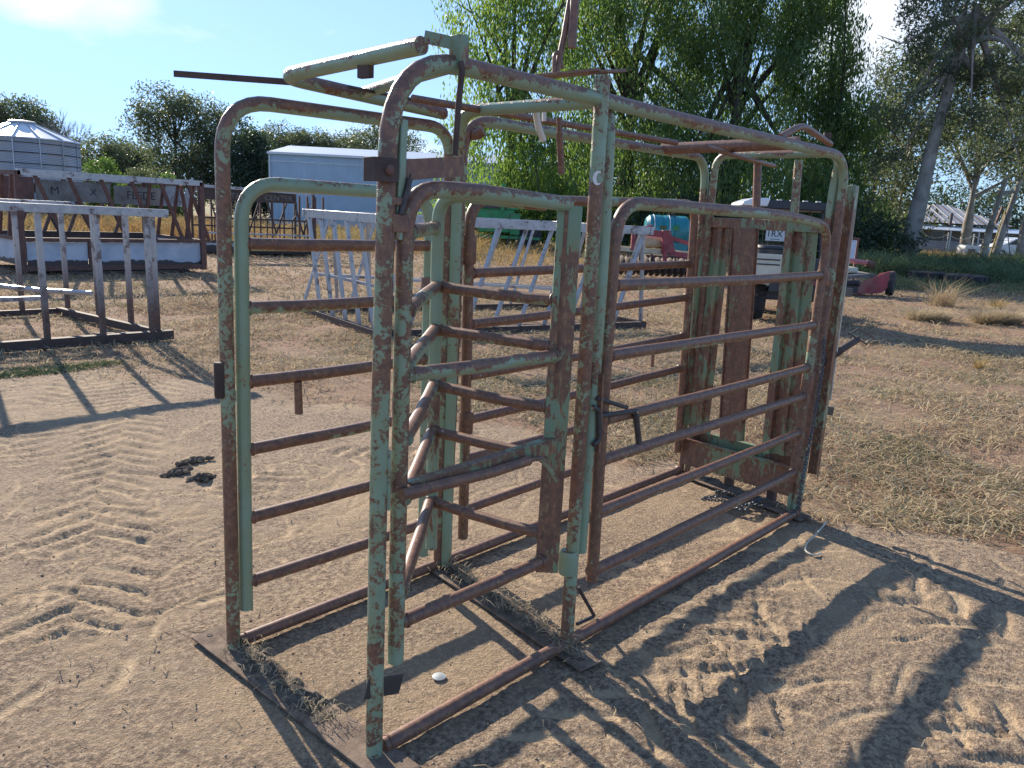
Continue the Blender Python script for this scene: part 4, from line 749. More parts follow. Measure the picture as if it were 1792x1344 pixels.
# red slasher mower
m0 = (19.896,5.610)
mo = thing('slasher_mower', 'red tow-behind slasher mower with pale dusty deck and rear wheel, right of the crush', 'mower', (m0[0], m0[1], 0), math.atan2(uy, ux))
def mb_(b, n_, m_, **k): return b.build(n_, m_, mo, world=False, **k)
mb_(MB().prism([(-.85, .34), (-.95, .44), (.35, .56), (.42, .48)], 1, -.1, 1.1), 'deck', 'board'); mb_(MB().prism([(-.12, -.02+.06), (-.12, .32), (.62, .66), (.66, .30), (.5, .10)], 1, -.30, -.26), 'side_plate', 'red', bevel=.01)
mb_(MB().prism([(-.9, .06), (-.9, .38), (-.12, .32), (-.12, .05)], 1, -.30, -.27), 'front_curtain', 'black'); mb_(MB().box((-.3, .5, .62), (.7, .5, .12)), 'belt_cover', 'cream', bevel=.02)
wh = mb_(MB().lathe([(.16, -.09), (.30, -.08), (.325, 0), (.30, .08), (.16, .09)], (.80, -.05, .34), 24, 'X', rz=-.55), 'wheel', 'tyre'); MB().lathe([(.15, -.07), (.16, 0), (.15, .07)], (.80, -.05, .34), 14, 'X', rz=-.55).build('rim', 'rust_dark', wh, world=False)
mb_(MB().bar((.45, -.1, .55), (.8, -.15, .62), .06, .06), 'wheel_arm', 'red'); mb_(MB().tube([(-.55, .3, .88), (.40, .6, .80)], .065, 12), 'drive_shaft', 'pink'); mb_(MB().tube([(.38, .6, .80), (.58, .62, .76)], .085, 10), 'shaft_joint', 'rust_red')
b = MB()
for k in range(12): b.torus((-.55+k*.04, -.25, .30), .075, .016, Matrix.Rotation(PI/2, 3, 'Y'), 12, 5)
mb_(b, 'ribbed_hose', 'black')
# sign board in rusty frame
n0 = (21.554,6.607)
sg = thing('board_stand', 'pale blue board in a rusty steel stand beside the crush end post', 'stand', (n0[0], n0[1], 0), math.atan2(uy, ux))
for x in (-.24, .26): MB().bar((x, 0, 0), (x, 0, 1.40), .06, .06, up=(0, 1, 0)).build('post', 'rust_red', sg, world=False)
MB().bar((-.5, 0, 1.42), (.30, 0, 1.40), .07, .06).build('top_rail', 'rust_red', sg, world=False); MB().box((-.02, -.04, 1.08), (.46, .02, .56)).build('board', plain('pale_blue_board', (.50, .58, .72), .5), sg, world=False)
# tyres lying flat
for k, (p, r_, lab) in enumerate((((29.724,6.633), .66, 'large dark tyre lying flat in the weeds, the left one'), ((29.200,5.269), .66, 'large dark tyre lying flat, the right and nearer one'))):
    ty = thing('tractor_tyre', lab, 'tyre', (p[0], p[1], gz(p[0], p[1])), 0, 'loose tyres'); MB().lathe([(.36*r_/.66, .04), (.5*r_/.66, .0), (r_, .05), (r_+.015, .19), (r_, .33), (.5*r_/.66, .38), (.36*r_/.66, .34), (.44*r_/.66, .2), (.36*r_/.66, .04)], (0, 0, 0), 36).build('casing', 'tyre', ty, world=False)
    b = MB()
    for j in range(26): a = 2*PI*j/26; b.box(((r_+.015)*math.cos(a), (r_+.015)*math.sin(a), .12 if j % 2 else .26), (.05, .10, .13), rz=a)
    b.build('lug', 'tyre', ty, world=False)

# ================================================================ the cattle crush
crush = thing('cattle_crush', 'rusty pale green pipe cattle crush with side gates, standing on sand in the foreground', 'cattle crush', (0, 0, 0))
RP, RR = .0242, .0215
def tp(name, pts, r=RP, m='pipe', R=0, parent=None, seg=16, label=None, n=8):
    if not R and len(pts) == 2:      # straight rails: not quite straight, welded at both ends
        a, c = Vector(pts[0]), Vector(pts[1]); rr_ = random.Random(int(abs(a.x*977+a.z*7919+c.y*313))); L_ = (c-a).length; k1, k2 = rr_.uniform(-.004, .004), rr_.uniform(-.006, .001)
        q_ = [a.lerp(c, t_/8)+Vector((0, k1, k2))*math.sin(PI*t_/8)+Vector((0, rr_.uniform(-1, 1), rr_.uniform(-1, 1)))*.0009*(0 < t_ < 8) for t_ in range(9)]
        b_ = MB().tube(q_, r, seg)
        if name in ('rail', 'wing_rail', 'base_rail'):
            d_ = (c-a).normalized(); m3 = d_.to_track_quat('Z', 'Y').to_matrix()
            for e_ in (a+d_*.021, c-d_*.021): b_.torus(e_, r*1.03, .0042, m3, 14, 5)
        return b_.build(name, m, parent or crush, label)
    return MB().tube(pts, r, seg, R, n=n).build(name, m, parent or crush, label)
# near side: long outer hoop (rear post, top rail, front post) and base rail
tp('side_hoop', [(0, 0, .012), (0, 0, 1.0), (.015, 0, 1.95), (.5, -.003, 1.95), (.862, -.005, 1.948)], .0245, 'pipe', [3, .24, .4], label='rear half of the near side hoop')
tp('side_hoop', [(.862, -.005, 1.948), (1.5, -.007, 1.945), (2.99, -.015, 1.95), (2.975, -.016, 1.0), (2.93, -.018, .012)], .0247, 'pipe_r2', [3, .2, 1.2], label='rustier front half of the near side hoop')
tp('base_rail', [(.03, -.003, .026), (2.91, -.018, .030)], .0235, 'pipe_rust')
# far side: two hoops and base rail
tp('side_hoop', [(-.004, .80, .012), (-.002, .80, 1.88), (.97, .803, 1.895), (.985, .803, .012)], .0235, 'pipe_r2', [.17, .12], label='rear pipe hoop of the far side')
tp('side_hoop', [(1.03, .805, .012), (1.04, .805, 1.945), (3.03, .815, 1.955), (3.11, .816, .012)], .0235, 'pipe', [.17, .15], label='front pipe hoop of the far side')
tp('base_rail', [(.02, .80, .028), (3.08, .816, .030)], .0225, 'pipe_brown')
# cross hoop between the two middle posts
tp('cross_hoop', [(0.932,-0.008,0.377), (0.941,-0.008,1.351), (0.916,-0.008,1.900), (1.0, .10, 1.965), (.95, .72, 1.955), (.985, .770, 1.80), (1.0, .770, .03)], .0235, 'pipe_green', [.6, .12, .05, .1, .3])
# middle post E
tp('post', [(.884, -.012, .012), (.876, -.012, 1.0), (.862, -.012, 2.02)], .0245, 'pipe')
b = MB(); b.lathe([(.031, 0), (.034, .012), (.034, .075), (.029, .088)], (0.865,-0.007,0.312), 16); b.build('collar', 'pipe_green', crush)
# swing gates --------------------------------------------------------
def gate(y0, hoop, R, rails, mh, mr, label, collars=(), r=RR):
    g = tp('side_gate', hoop, .0235, mh, R, label=label)
    for a, c in rails: tp('rail', [a, c], r, mr, parent=g)
    for p, h in collars: MB().lathe([(.031, -h/2), (.0325, -h/2+.006), (.0325, h/2-.006), (.031, h/2)], p, 16).build('collar', 'pipe_rust', g)
    return g
Tz = [(1.35, 1.35), (1.10, 1.09), (.865, .865), (.71, .71), (.51, .51), (.275, .285)]
gate(0, [(1.02, -.010, .235), (1.0, -.010, .9), (.995, -.010, 1.635), (2.3, -.016, 1.635), (2.86, -.018, 1.60), (2.845, -.018, .9), (2.83, -.018, .235)], [1, .15, .5, .14, 1],
     [((1.0, -.010, a), (2.85 if k < 2 else 2.83, -.018, c)) for k, (a, c) in enumerate(Tz)], 'pipe_r2', 'pipe_brown', 'near side gate between the middle post and the headgate',
     [((2.87, -.019, 1.34), .09), ((2.853, -.018, .79), .11), ((2.845, -.018, .335), .075)])
gate(0, [(.048, .80, .145), (.058, .80, 1.632), (.875, .803, 1.632), (.888, .803, .10)], [.14, .13],
     [((.06, .80, z), (.88, .803, z)) for z in (1.435, 1.225, .975, .735, .485, .245)], 'pipe_green', 'pipe_brown', 'far side gate at the rear, next to the tail posts', [((.878, .803, 1.26), .10)])
gate(0, [(1.135, .806, .11), (1.095, .806, 1.63), (2.955, .815, 1.69), (3.03, .816, .16)], [.13, .12],
     [((1.11, .806, a), (2.97, .815, c)) for a, c in ((1.32, 1.34), (1.10, 1.14), (.87, .905), (.67, .705), (.49, .50), (.245, .27))], 'pipe_v', 'pipe_rust', 'far side gate towards the headgate', [((1.10, .806, 1.42), .12), ((1.125, .806, .66), .1)])
# rear near-side gate: frame hoop, wedge of pipes folding inwards, channel upright
g = tp('side_gate', [(.072, -.002, .285), (.07, -.002, 1.0), (.072, -.002, 1.625), (.30, -.003, 1.632), (.735, -.005, 1.615)], .0235, 'pipe', [1, .15, .2], label='narrow rear gate with a folded inner wing')
MB().bar((.725, -.012, .985), (.722, -.012, 1.62), .01, .01).build('weld_bead', 'pipe_rust', g)
cx = (.742, -.008); d45 = math.radians(-48)
MB().box((cx[0], cx[1], .985), (.078, .034, 1.25), rz=d45).build('channel_upright', 'sheet', g, bevel=.003)
JX, JY = .635, .49
tp('inner_upright', [(.66, .50, .30), (.640, .49, .9), (.628, .485, 1.63), (.70, .06, 1.612)], .0225, 'pipe_vg', [.4, .10], parent=g, label='inner upright of the folded wing')
for z in (1.31, 1.155, .95, .775, .50):
    tp('wing_rail', [(.085, .0, z), (JX, JY, z)], .0205, 'pipe', parent=g)
    tp('wing_rail', [(JX+.005, JY, z), (.725, .0, z)], .0195, 'pipe_brown', parent=g)
tp('wing_rail', [(.085, .0, 1.515), (.612, .48, 1.515)], .0205, 'pipe', parent=g)
tp('rail', [(.085, -.003, 1.135), (.73, -.006, 1.13)], .0205, 'pipe', parent=g)
tp('rail', [(.085, -.003, .405), (.725, -.006, .405)], .021, 'pipe_brown', parent=g)
MB().bar((.10, -.022, .802), (.73, -.026, .822), .006, .042).bar((.10, -.005, .826), (.73, -.009, .846), .036, .006).build('angle_rail', 'sheet', g)
b = MB(); b.tube([(0.050,-0.038,0.812), (0.402,-0.040,0.802), (0.566,-0.046,0.809)], .0165, 14); b.tube([(0.499,-0.046,0.811), (0.625,-0.051,0.810), (0.663,-0.056,0.769), (0.707,-0.057,0.712)], .0085, 10, .03)
b.build('latch_handle', 'pipe_brown', g)
# guide channel beside the rear post, clamp and slam bar
MB().bar((0.051,-0.003,1.791), (0.041,-0.003,1.495), .022, .030, up=(0, 1, 0)).build('guide_channel', 'pipe_vg', crush, bevel=.003)
b = MB(); b.box((0.037,-0.007,1.538), (.05, .038, .045)).box((0.030,-0.007,1.592), (.045, .036, .02)); b.build('slide_block', 'pipe_rust', crush, bevel=.002)
b = MB(); b.box((-.018, -.036, 1.665), (.065, .012, .058)); b.box((-.048, -.010, 1.665), (.008, .05, .058)); b.build('clamp', 'rust_dark', crush, bevel=.002)
MB().lathe([(.013, 0), (.013, .008), (.008, .012)], (-.018, -.042, 1.665), 10, 'Y', rz=PI).build('bolt', 'rust_red', crush)
MB().bar((.04, -.006, 1.668), (.262, -.010, 1.695), .008, .052).build('slam_bar', 'sheet_b', crush)
b = MB(); b.tube([(0.065,-0.023,1.649), (0.038,-0.023,1.559)], .0085, 10); b.tube([(0.068,-0.023,1.662), (0.065,-0.023,1.645)], .003, 6); b.build('gas_strut', 'steel', crush)
b = MB(); b.tube([(0.217,-0.034,1.953), (0.220,-0.039,1.933), (0.216,-0.034,1.859), (0.218,-0.024,1.719)], .0085, 10, .02); b.build('pull_rod', 'rust_dark', crush)
MB().bar((0.229,-0.016,1.942), (0.225,-0.016,2.020), .030, .045, up=(0, 1, 0)).build('rope_box', 'sheet', crush, bevel=.002)
MB().bar((.165, .05, 2.012), (0.225,-0.004,2.001), .012, .030).build('top_bar', 'sheet', crush)
# roof frame folded over the rear end
tp('roof_frame', [(.92, .79, 1.945), (.20, .79, 1.972), (.152, .045, 1.988)], .0235, 'pipe', .10, n=10)
tp('roof_brace', [(.52, .775, 1.965), (.36, .12, 1.985)], .020, 'pipe', label='cross brace under the roof frame')
MB().box((.168, .30, 1.953), (.02, .05, .05), rz=.1).build('hinge_block', 'rust_dark', crush, bevel=.003)
MB().bar((-.012, 1.088, 1.97), (.30, .78, 1.965), .006, .020).build('flat_bar', 'rust_dark', crush)
b = MB(); b.tube([(0.363,0.646,1.955), (0.673,0.679,1.957)], .006, 8); b.torus((0.498,0.514,1.975), .012, .0018, Matrix.Rotation(1.2, 3, 'X')); b.tube([(0.435,0.472,1.970), (0.489,0.485,1.970)], .009, 8); b.build('thin_rod', 'steel', crush)
tp('operating_pipe', [(0.631,0.639,1.955), (2.210,0.524,1.955)], .0135, 'pipe_rust')
# lever plate and levers above the middle post
b = MB(); b.bar((0.942,-0.008,2.045), (0.839,-0.007,2.027), .075, .010); b.bar((0.856,-0.007,2.033), (.80, .30, 2.022), .05, .010); b.build('lever_plate', 'pipe_rust', crush, bevel=.002)
lv = MB(); lv.tube([(0.930,0.240,2.048), (0.939,0.240,2.091), (0.951,0.230,2.184), (0.964,0.220,2.321)], .0115, 10); lv.build('lever', 'pipe_rust', crush)
b = MB(); b.tube([(0.956,0.200,2.138), (0.959,0.200,2.361)], .0155, 12); b.build('lever_grip', 'pipe_rust', crush)
b = MB(); b.tube([(0.918,0.240,2.050), (0.915,0.240,2.114), (0.938,0.240,2.127), (0.962,0.240,2.076)], .007, 8, .01); b.build('bent_stop', 'pipe_rust', crush)
b = MB(); b.tube([(1.177,0.420,1.948), (1.189,0.420,1.865)], .0095, 10); b.tube([(1.186,0.420,1.892), (1.215,0.420,1.738)], .0135, 12); b.build('hanging_lever', 'pipe_rust', crush)
b = MB(); b.tube([(1.042,0.420,1.950), (1.060,0.420,1.899), (1.094,0.420,1.853)], .0125, 12, .02); b.tube([(1.088,0.420,1.956), (1.091,0.420,1.923)], .0085, 8); b.build('hanging_stub', 'white', crush, label='pale pipe stub hanging from the operating pipe')
tp('pipe_stub', [(1.073,0.786,1.881), (1.098,0.746,1.898)], .021, 'pipe_rust')
# front roof cross pipe with handle
tp('cross_pipe', [(2.562,0.822,1.965), (2.52, .05, 1.975)], .030, 'pipe_rust', label='thick pipe lying across the roof rails')
tp('loop_handle', [(2.212,0.000,1.969), (2.430,0.000,2.047), (2.937,0.060,2.011)], .0155, 'pipe_rust', .10)
MB().lathe([(.02, 0), (.02, .03)], (2.859,0.050,2.028), 10).build('knob', 'rust_dark', crush)
tp('small_lever', [(2.176,0.340,1.930), (3.282,0.510,1.930)], .0125, 'pipe_rust')
tp('arch_handle', [(1.937,0.487,1.908), (2.035,0.487,1.906)], .01, 'pipe_rust') if False else None
# ---------------- headgate
head = MB().bar((3.055,0.773,1.588), (2.969,0.055,1.590), .05, .058).build('head_beam', 'sheet', crush, bevel=.004)
tp('end_hoop', [(3.085, .765, .02), (3.033,0.757,1.782), (3.032,0.753,1.969), (2.942,0.001,1.965), (2.985, .035, 1.80), (2.965, .03, .02)], .021, 'pipe', [.5, .16, .12, .4])
tp('guide_pipe', [(3.031,0.492,1.926), (3.027,0.456,1.566)], .022, 'pipe_brown'); tp('guide_pipe', [(3.002,0.244,1.938), (2.999,0.225,1.577)], .022, 'pipe')
def sheet(name, tl, tr, br, bl, m, ribs=(), th=.004):
    """folded sheet-steel blade between four corner points in the headgate plane"""
    tl, tr, br, bl = map(Vector, (tl, tr, br, bl)); nrm = (tr-tl).cross(bl-tl).normalized()
    if nrm.x > 0: nrm = -nrm
    b = MB(); xs = [0]+[v for r_ in ribs for v in r_[:2]]+[1]; zs = [0]
    for r_ in ribs: zs += [0, 0]
    prof = [(0, 0.)]
    for a, c, d in ribs: prof += [(a, 0.), (a+.02, d), (c-.02, d), (c, 0.)]
    prof += [(1, 0.)]
    for side in (0, th):
        for t_, dz in prof:
            b.v += [tl.lerp(tr, t_)+nrm*(dz-side), bl.lerp(br, t_)+nrm*(dz-side)]
    n = len(prof)
    for s_ in (0, 1):
        o_ = s_*2*n
        for i in range(n-1):
            q = o_+2*i; b.f.append((q, q+1, q+3, q+2) if s_ == 0 else (q, q+2, q+3, q+1))
    for i in range(n-1):
        q = 2*i; b.f.append((q, q+2, 2*n+q+2, 2*n+q)); b.f.append((q+1, 2*n+q+1, 2*n+q+3, q+3))
    b.f.append((0, 2*n, 2*n+1, 1)); e = 2*n-2; b.f.append((e, e+1, 2*n+e+1, 2*n+e))
    return b.build(name, m, crush, smooth=False)
sheet('head_blade', (3.060,0.819,1.556), (3.036,0.616,1.565), (3.037,0.625,0.371), (3.062,0.831,0.333), 'sheet', ((.10, .26, .025), (.62, .8, .018)))
sheet('head_blade', (3.004,0.596,1.565), (2.982,0.418,1.567), (2.975,0.357,0.347), (2.995,0.523,0.318), 'sheet_b', ((.5, .95, .022),))
sheet('head_blade', (2.994,0.261,1.575), (2.972,0.079,1.577), (2.967,0.040,0.329), (2.992,0.246,0.307), 'sheet', ((.03, .30, .03), (.55, .7, .015)))
b = MB(); b.tube([(2.982,0.248,1.560), (2.980,0.231,0.313)], .012, 8); b.tube([(2.998,0.589,1.559), (2.991,0.530,0.399)], .006, 8); b.build('blade_edge', 'sheet_b', crush)
# kick tray at the foot
b = MB(); b.bar((3.065, .80, .165), (2.955, .04, .185), .006, .17); b.bar((3.13, .79, .22), (3.02, .05, .24), .006, .15)
b.bar((3.055, .80, .252), (2.945, .04, .272), .03, .006); b.bar((3.13, .79, .298), (3.02, .05, .318), .03, .006)
b.build('kick_tray', 'sheet', crush)
b = MB(); b.bar((3.12, .80, .335), (3.06, .62, .335), .004, .05); b.build('tray_flap', 'sheet_g', crush)
for x, y in ((3.06, .46), (3.02, .17)): MB().box((x, y, .06), (.045, .045, .12)).build('tray_foot', 'rust_dark', crush)
MB().box((3.06, .60, .60), (.03, .05, .03)).build('latch_lug', 'rust_dark', crush)
# front near corner: slab, chain brackets, lever
b = MB(); b.bar((3.061,-0.039,1.811), (3.050,-0.039,0.238), .045, .050, up=(0, 1, 0)); b.build('slide_channel', 'pipe_v', crush, bevel=.003, label='split channel standing against the front post')
b = MB(); b.bar((3.154,-0.029,1.772), (3.176,-0.029,0.642), .012, .014, up=(0, 1, 0)); b.bar((3.115,-0.009,1.823), (3.150,-0.009,1.284), .010, .012, up=(0, 1, 0)); b.build('split_strip', 'rope', crush, label='pale splintered strip along the channel')
for px in (((3.068,-0.019,1.260), (3.317,-0.020,1.242)), ((3.035,-0.019,0.608), (3.282,-0.020,0.558))):
    MB().bar(px[0], px[1], .008, .050).build('bracket', 'steel', crush, bevel=.004)
b = MB(); b.lathe([(.032, 0), (.032, .10), (.02, .12)], (3.188,0.011,1.281), 12); b.build('spring_pot', 'rust_dark', crush)
b = MB(); a_ = Vector((3.024,-0.018,0.879)); c_ = Vector((3.506,-0.021,0.960)); b.tube([a_, c_], .021, 12)
for k in range(10): b.torus(a_.lerp(a_+(c_-a_)*.45, k/9), .022, .003, (c_-a_).to_track_quat('Z', 'Y').to_matrix(), 12, 5)
b.build('spring_lever', 'rust_dark', crush)
q = [(3.363,-0.020,1.005), (3.499,-0.021,1.025), (3.801,-0.022,0.947), (3.674,-0.022,0.919)]; b = MB()
for k in range(4): b.bar(q[k], q[(k+1) % 4], .008, .008, ext=.004)
b.build('foot_pedal', 'steel', crush)
b = MB(); b.tube([(3.096,-0.019,0.569), (3.183,-0.019,0.478), (3.079,-0.019,0.472)], .006, 6, .01); b.build('hook', 'steel', crush)
b = MB(); b.lathe([(.012, 0), (.017, .02), (.015, .05), (.004, .06)], (3.151,-0.019,0.670), 10); b.build('knob', 'steel', crush)
# latch rods at the middle post
b = MB(); b.tube([(0.925,-0.038,0.962), (1.100,-0.049,0.906)], .008, 8); b.tube([(0.951,-0.038,0.895), (1.166,-0.044,0.883)], .0095, 8)
b.tube([(1.167,-0.044,0.876), (1.209,-0.044,0.749)], .0125, 10); b.build('latch_rod', 'steel', crush)
b = MB(); b.tube([(0.915,-0.043,0.797), (0.951,-0.043,0.808), (0.934,-0.043,0.919), (0.902,-0.038,0.935)], .009, 8, .015); b.build('shackle', 'steel', crush)
b = MB(); b.tube([(0.979,0.022,0.207), (1.099,0.021,0.046), (0.989,0.022,0.052)], .0075, 8, .012); b.build('loop_rod', 'steel', crush)
b = MB(); b.bar((0.938,-0.038,1.047), (0.950,-0.038,0.764), .012, .022, up=(0, 1, 0)); b.build('hinge_strap', 'pipe_rust', crush)
b = MB(); b.tube([(0.259,0.791,0.953), (0.263,0.791,0.835)], .0145, 10); b.build('peg', 'pipe_rust', crush)
b = MB(); b.tube([(2.636,0.814,0.831), (2.637,0.814,0.750)], .010, 8); b.tube([(2.606,0.813,0.900), (2.962,0.815,0.916)], .010, 8); b.build('peg', 'pipe_rust', crush)
b = MB(); b.box((0.020,-0.013,0.854), (.012, .02, .17)); b.build('guide_fin', 'pipe_green', crush, bevel=.003)
b = MB(); b.bar((-0.035,-0.003,0.242), (0.094,-0.003,0.204), .008, .062); b.build('foot_lug', 'steel', crush, bevel=.006)
b = MB(); b.lathe([(.016, -.06), (.018, -.05), (.018, .05), (.016, .06)], (-0.031,0.800,0.992), 10); b.build('hinge_pin', 'rust_dark', crush)
b = MB(); b.box((3.122,0.816,1.736), (.05, .06, .05), .4); b.lathe([(.02, 0), (.02, .04)], (3.039,0.816,1.738), 8); b.build('hinge_block', 'rust_dark', crush, bevel=.004)
# base plates
for (a_, c_, wd) in (((-.02, .96, .012), (.0, -.14, .012), .125), ((1.0, .84, .012), (.855, -.155, .012), .12), ((3.11, .86, .012), (2.92, -.08, .012), .115)):
    pl_ = MB().bar(a_, c_, wd, .008).build('base_plate', 'dusty', crush, bevel=.001)
MB().lathe([(.011, 0), (.011, .001)], (-.03, .925, .0166), 12).build('bolt_hole', 'muck', crush)
# white crescent chalked on the middle post, wrapped on the pipe
b = MB(); n = 16; tcv = Vector((-.80, -.60, 0)); rg = Vector((.60, -.80, 0)); pc = Vector((.868, -.012, 1.703))
def onp(u, v): a_ = (u+.004)/.0249; return pc+(tcv*math.cos(a_)+rg*math.sin(a_))*.0285+Vector((0, 0, v))
for k in range(n):
    a1 = math.radians(55+k*250/n); a2 = a1+math.radians(250/n)*1.1; wv = .0042*math.sin(PI*(k+.5)/n)+.0016; j = (.5-random.random())*.0012
    q_ = len(b.v); b.v += [onp((.0105-wv)*math.cos(a1), (.019-wv)*math.sin(a1)), onp((.0105+wv+j)*math.cos(a1), (.019+wv+j)*math.sin(a1)), onp((.0105+wv)*math.cos(a2), (.019+wv)*math.sin(a2)), onp((.0105-wv)*math.cos(a2), (.019-wv)*math.sin(a2))]; b.f.append((q_, q_+1, q_+2, q_+3))
b.build('chalk_mark', 'paintmark', crush, smooth=False)

# ---------------- chains, wire, small things on the ground
def chain(name, pts, label, n, cat='chain', lr=.013):
    P = rounded(pts, .06, 6); L = [0]
    for a, c in zip(P[:-1], P[1:]): L.append(L[-1]+(c-a).length)
    b = MB(); b_n = n
    for k in range(n):
        s = L[-1]*(k+.5)/n; i = max(j for j in range(len(L)-1) if L[j] <= s); t_ = (s-L[i])/(L[i+1]-L[i]+1e-9); p = P[i].lerp(P[i+1], t_); d = (P[i+1]-P[i]).normalized()
        x = d; y = d.orthogonal().normalized(); z = x.cross(y); m3 = Matrix((x, y, z)).transposed()@Matrix.Rotation(PI/2*(k % 2)+.5, 3, 'X')
        b.torus(p, lr*.62, .0034, m3, 10, 5, 1.55, 1.0)
    o = b.build(name, 'chain', None); tag(o, label, cat); return o
chain('steel_chain', [(2.883,-0.063,1.029), (2.900,-0.068,0.875), (2.880,-0.068,0.565), (2.848,-0.068,0.379), (2.796,-0.077,0.232), (2.87, -.05, .06), (2.80, .02, .03)], 'steel chain hanging down the front near post of the crush', 62)
pp = [Vector((2.72+.22*random.random()+.1*math.sin(k), .10+.36*random.random(), .028+.012*random.random())) for k in range(14)]
chain('steel_chain', pp, 'tangled steel chain lying on the ground inside the headgate', 90)
o = MB().tube([(2.969,-0.178,0.012), (2.718,-0.217,0.020), (2.566,-0.226,0.012), (2.475,-0.261,0.010), (2.461,-0.314,0.008), (2.525,-0.320,0.006)], .0045, 8, .05).build('wire_offcut', 'rope'); tag(o, 'bent pale wire lying on the sand by the front foot of the crush', 'wire')
o = MB().lathe([(.020, 0), (.024, .003), (.024, .006), (.012, .009), (.003, .010)], (0.420,0.179,-0.004), 20).build('plastic_lid', 'lid'); o.scale = (1, 1, 1); tag(o, 'round greyish lid lying on the gravelly sand under the crush', 'lid')
def clod(c, r, seed):
    """a crumbled pile: a low core with many small lumps sitting in and round it"""
    b = MB(); rr = random.Random(seed)
    def lump(q, s, sd, seg=10, st=6):
        o = len(b.v)
        for i in range(st+1):
            th = PI*i/st
            for j in range(seg):
                ph = 2*PI*j/seg; k = .78+.5*float(vn(np.array([math.cos(ph)*1.9+sd*3.1+9]), np.array([math.sin(ph)*1.9+th*1.7+9]))[0])
                b.v.append(Vector((q[0]+s[0]*k*math.sin(th)*math.cos(ph), q[1]+s[1]*k*math.sin(th)*math.sin(ph), q[2]+s[2]*k*math.cos(th))))
        for i in range(st):
            for j in range(seg): j2 = (j+1) % seg; b.f.append((o+i*seg+j, o+(i+1)*seg+j, o+(i+1)*seg+j2, o+i*seg+j2))
    lump(c, (r[0]*.7, r[1]*.8, r[2]*.5), seed, 16, 8)
    for k in range(46):
        a = rr.uniform(0, 2*PI); q = rr.random()**.6; s = rr.uniform(.005, .016)*(1.4-q*.6); lump((c[0]+r[0]*1.15*q*math.cos(a), c[1]+r[1]*1.2*q*math.sin(a), c[2]+r[2]*(.55-.6*q)), (s*1.2, s, s*.8), seed*50+k, 7, 4)
    return b
for k, (p, r, lab) in enumerate((((0.720,2.767,0.000), (.085, .05, .026), 'flat dark dung clod, the left one on the sand'), ((0.764,2.575,0.000), (.075, .045, .038), 'dark lumpy dung clod beside the rear far post'), ((0.878,2.891,0.000), (.11, .035, .024), 'dark dung clod furthest back on the sand'))):
    o = clod((p[0], p[1], gz(p[0], p[1])+.008), r, k+1).build('dung_clod', 'muck'); tag(o, lab, 'dung clod', 'dung clods on the sand')
# muck and straw caked on the base plates
def muck(name, a, c, wd, n, label, seed):
    r = np.random.default_rng(seed); a = np.array(a); c = np.array(c); t_ = c-a; t_ /= np.linalg.norm(t_); nn = np.array([-t_[1], t_[0]])
    V = []; F = []
    nu, nv = 90, 12; U, W = np.meshgrid(np.linspace(0, 1, nu), np.linspace(-1, 1, nv), indexing='ij')
    L = np.linalg.norm(c-a); X = a[0]+t_[0]*U*L+nn[0]*W*wd; Y = a[1]+t_[1]*U*L+nn[1]*W*wd
    Z = .016+ (fbm(X*22, Y*22, 4, .6)-.22)*.06*(1-np.abs(W)**4)*np.minimum(1, 6*np.minimum(U, 1-U)) - .004
    V = np.stack([X, Y, Z], -1).reshape(-1, 3); i, j = np.meshgrid(np.arange(nu-1), np.arange(nv-1), indexing='ij'); q = (i*nv+j).ravel(); F = np.stack([q, q+nv, q+nv+1, q+1], 1)
    o = npmesh(name, V, F, 'muck', smooth=True); tag(o, label, 'dried muck', kind='stuff')
muck('dried_muck', (-.005, .80), (.0, .20), .055, 0, 'dried muck caked on the rear base plate of the crush', 1)
muck('dried_muck', (.99, .80), (.86, -.14), .052, 0, 'dried muck and straw caked on the middle base plate', 2)
muck('dried_muck', (3.10, .80), (2.94, -.06), .05, 0, 'dark muck caked on the front base plate', 3)

# ================================================================ grass, straw and weeds (stuff)
def blades(name, X, Y, L, W, lie, m, label, cat, z0=None, curl=.5, seed=1):
    """one object of curved two-quad blades; lie 0 = upright, 1 = flat on the ground"""
    r = np.random.default_rng(seed); n = len(X)
    if z0 is None: z0 = ground_height(X, Y)[0]-.004
    th = r.uniform(0, 2*PI, n); L = L*r.uniform(.5, 1.35, n); el = np.clip((1-lie)*PI/2*r.uniform(.55, 1.1, n)+r.normal(0, .12, n), .02, 1.5)
    d = np.stack([np.cos(th), np.sin(th)], 1); side = np.stack([-d[:, 1], d[:, 0]], 1)
    ca = r.normal(0, curl, n); lift = r.uniform(0, .02, n)*lie
    pts = []
    for k, s in enumerate((0, .5, 1.)):
        e = el*(1-.45*s*(1-lie)); bend = ca*s*s
        hx = (d*np.cos(e)[:, None]+side*bend[:, None]*.6)*(L*s)[:, None]
        z = z0+np.sin(e)*L*s+lift*(1 if lie > .5 else 0)+ (lie > .5)*.012*np.sin(s*PI)
        p = np.stack([X+hx[:, 0], Y+hx[:, 1], z], 1); wd = W*(1, .9, .25)[k]
        tilt = r.uniform(-.5, .5, n) if k == 0 else tilt
        o = np.stack([side[:, 0]*wd, side[:, 1]*wd, tilt*wd], 1); pts += [p-o, p+o]
    V = np.stack(pts, 1).reshape(-1, 3); q = np.arange(n)[:, None]*6
    F = np.concatenate([q+np.array([[0, 1, 3, 2]]), q+np.array([[2, 3, 5, 4]])], 0)
    o = npmesh(name, V, F, m, smooth=False); tag(o, label, cat, kind='stuff'); return o
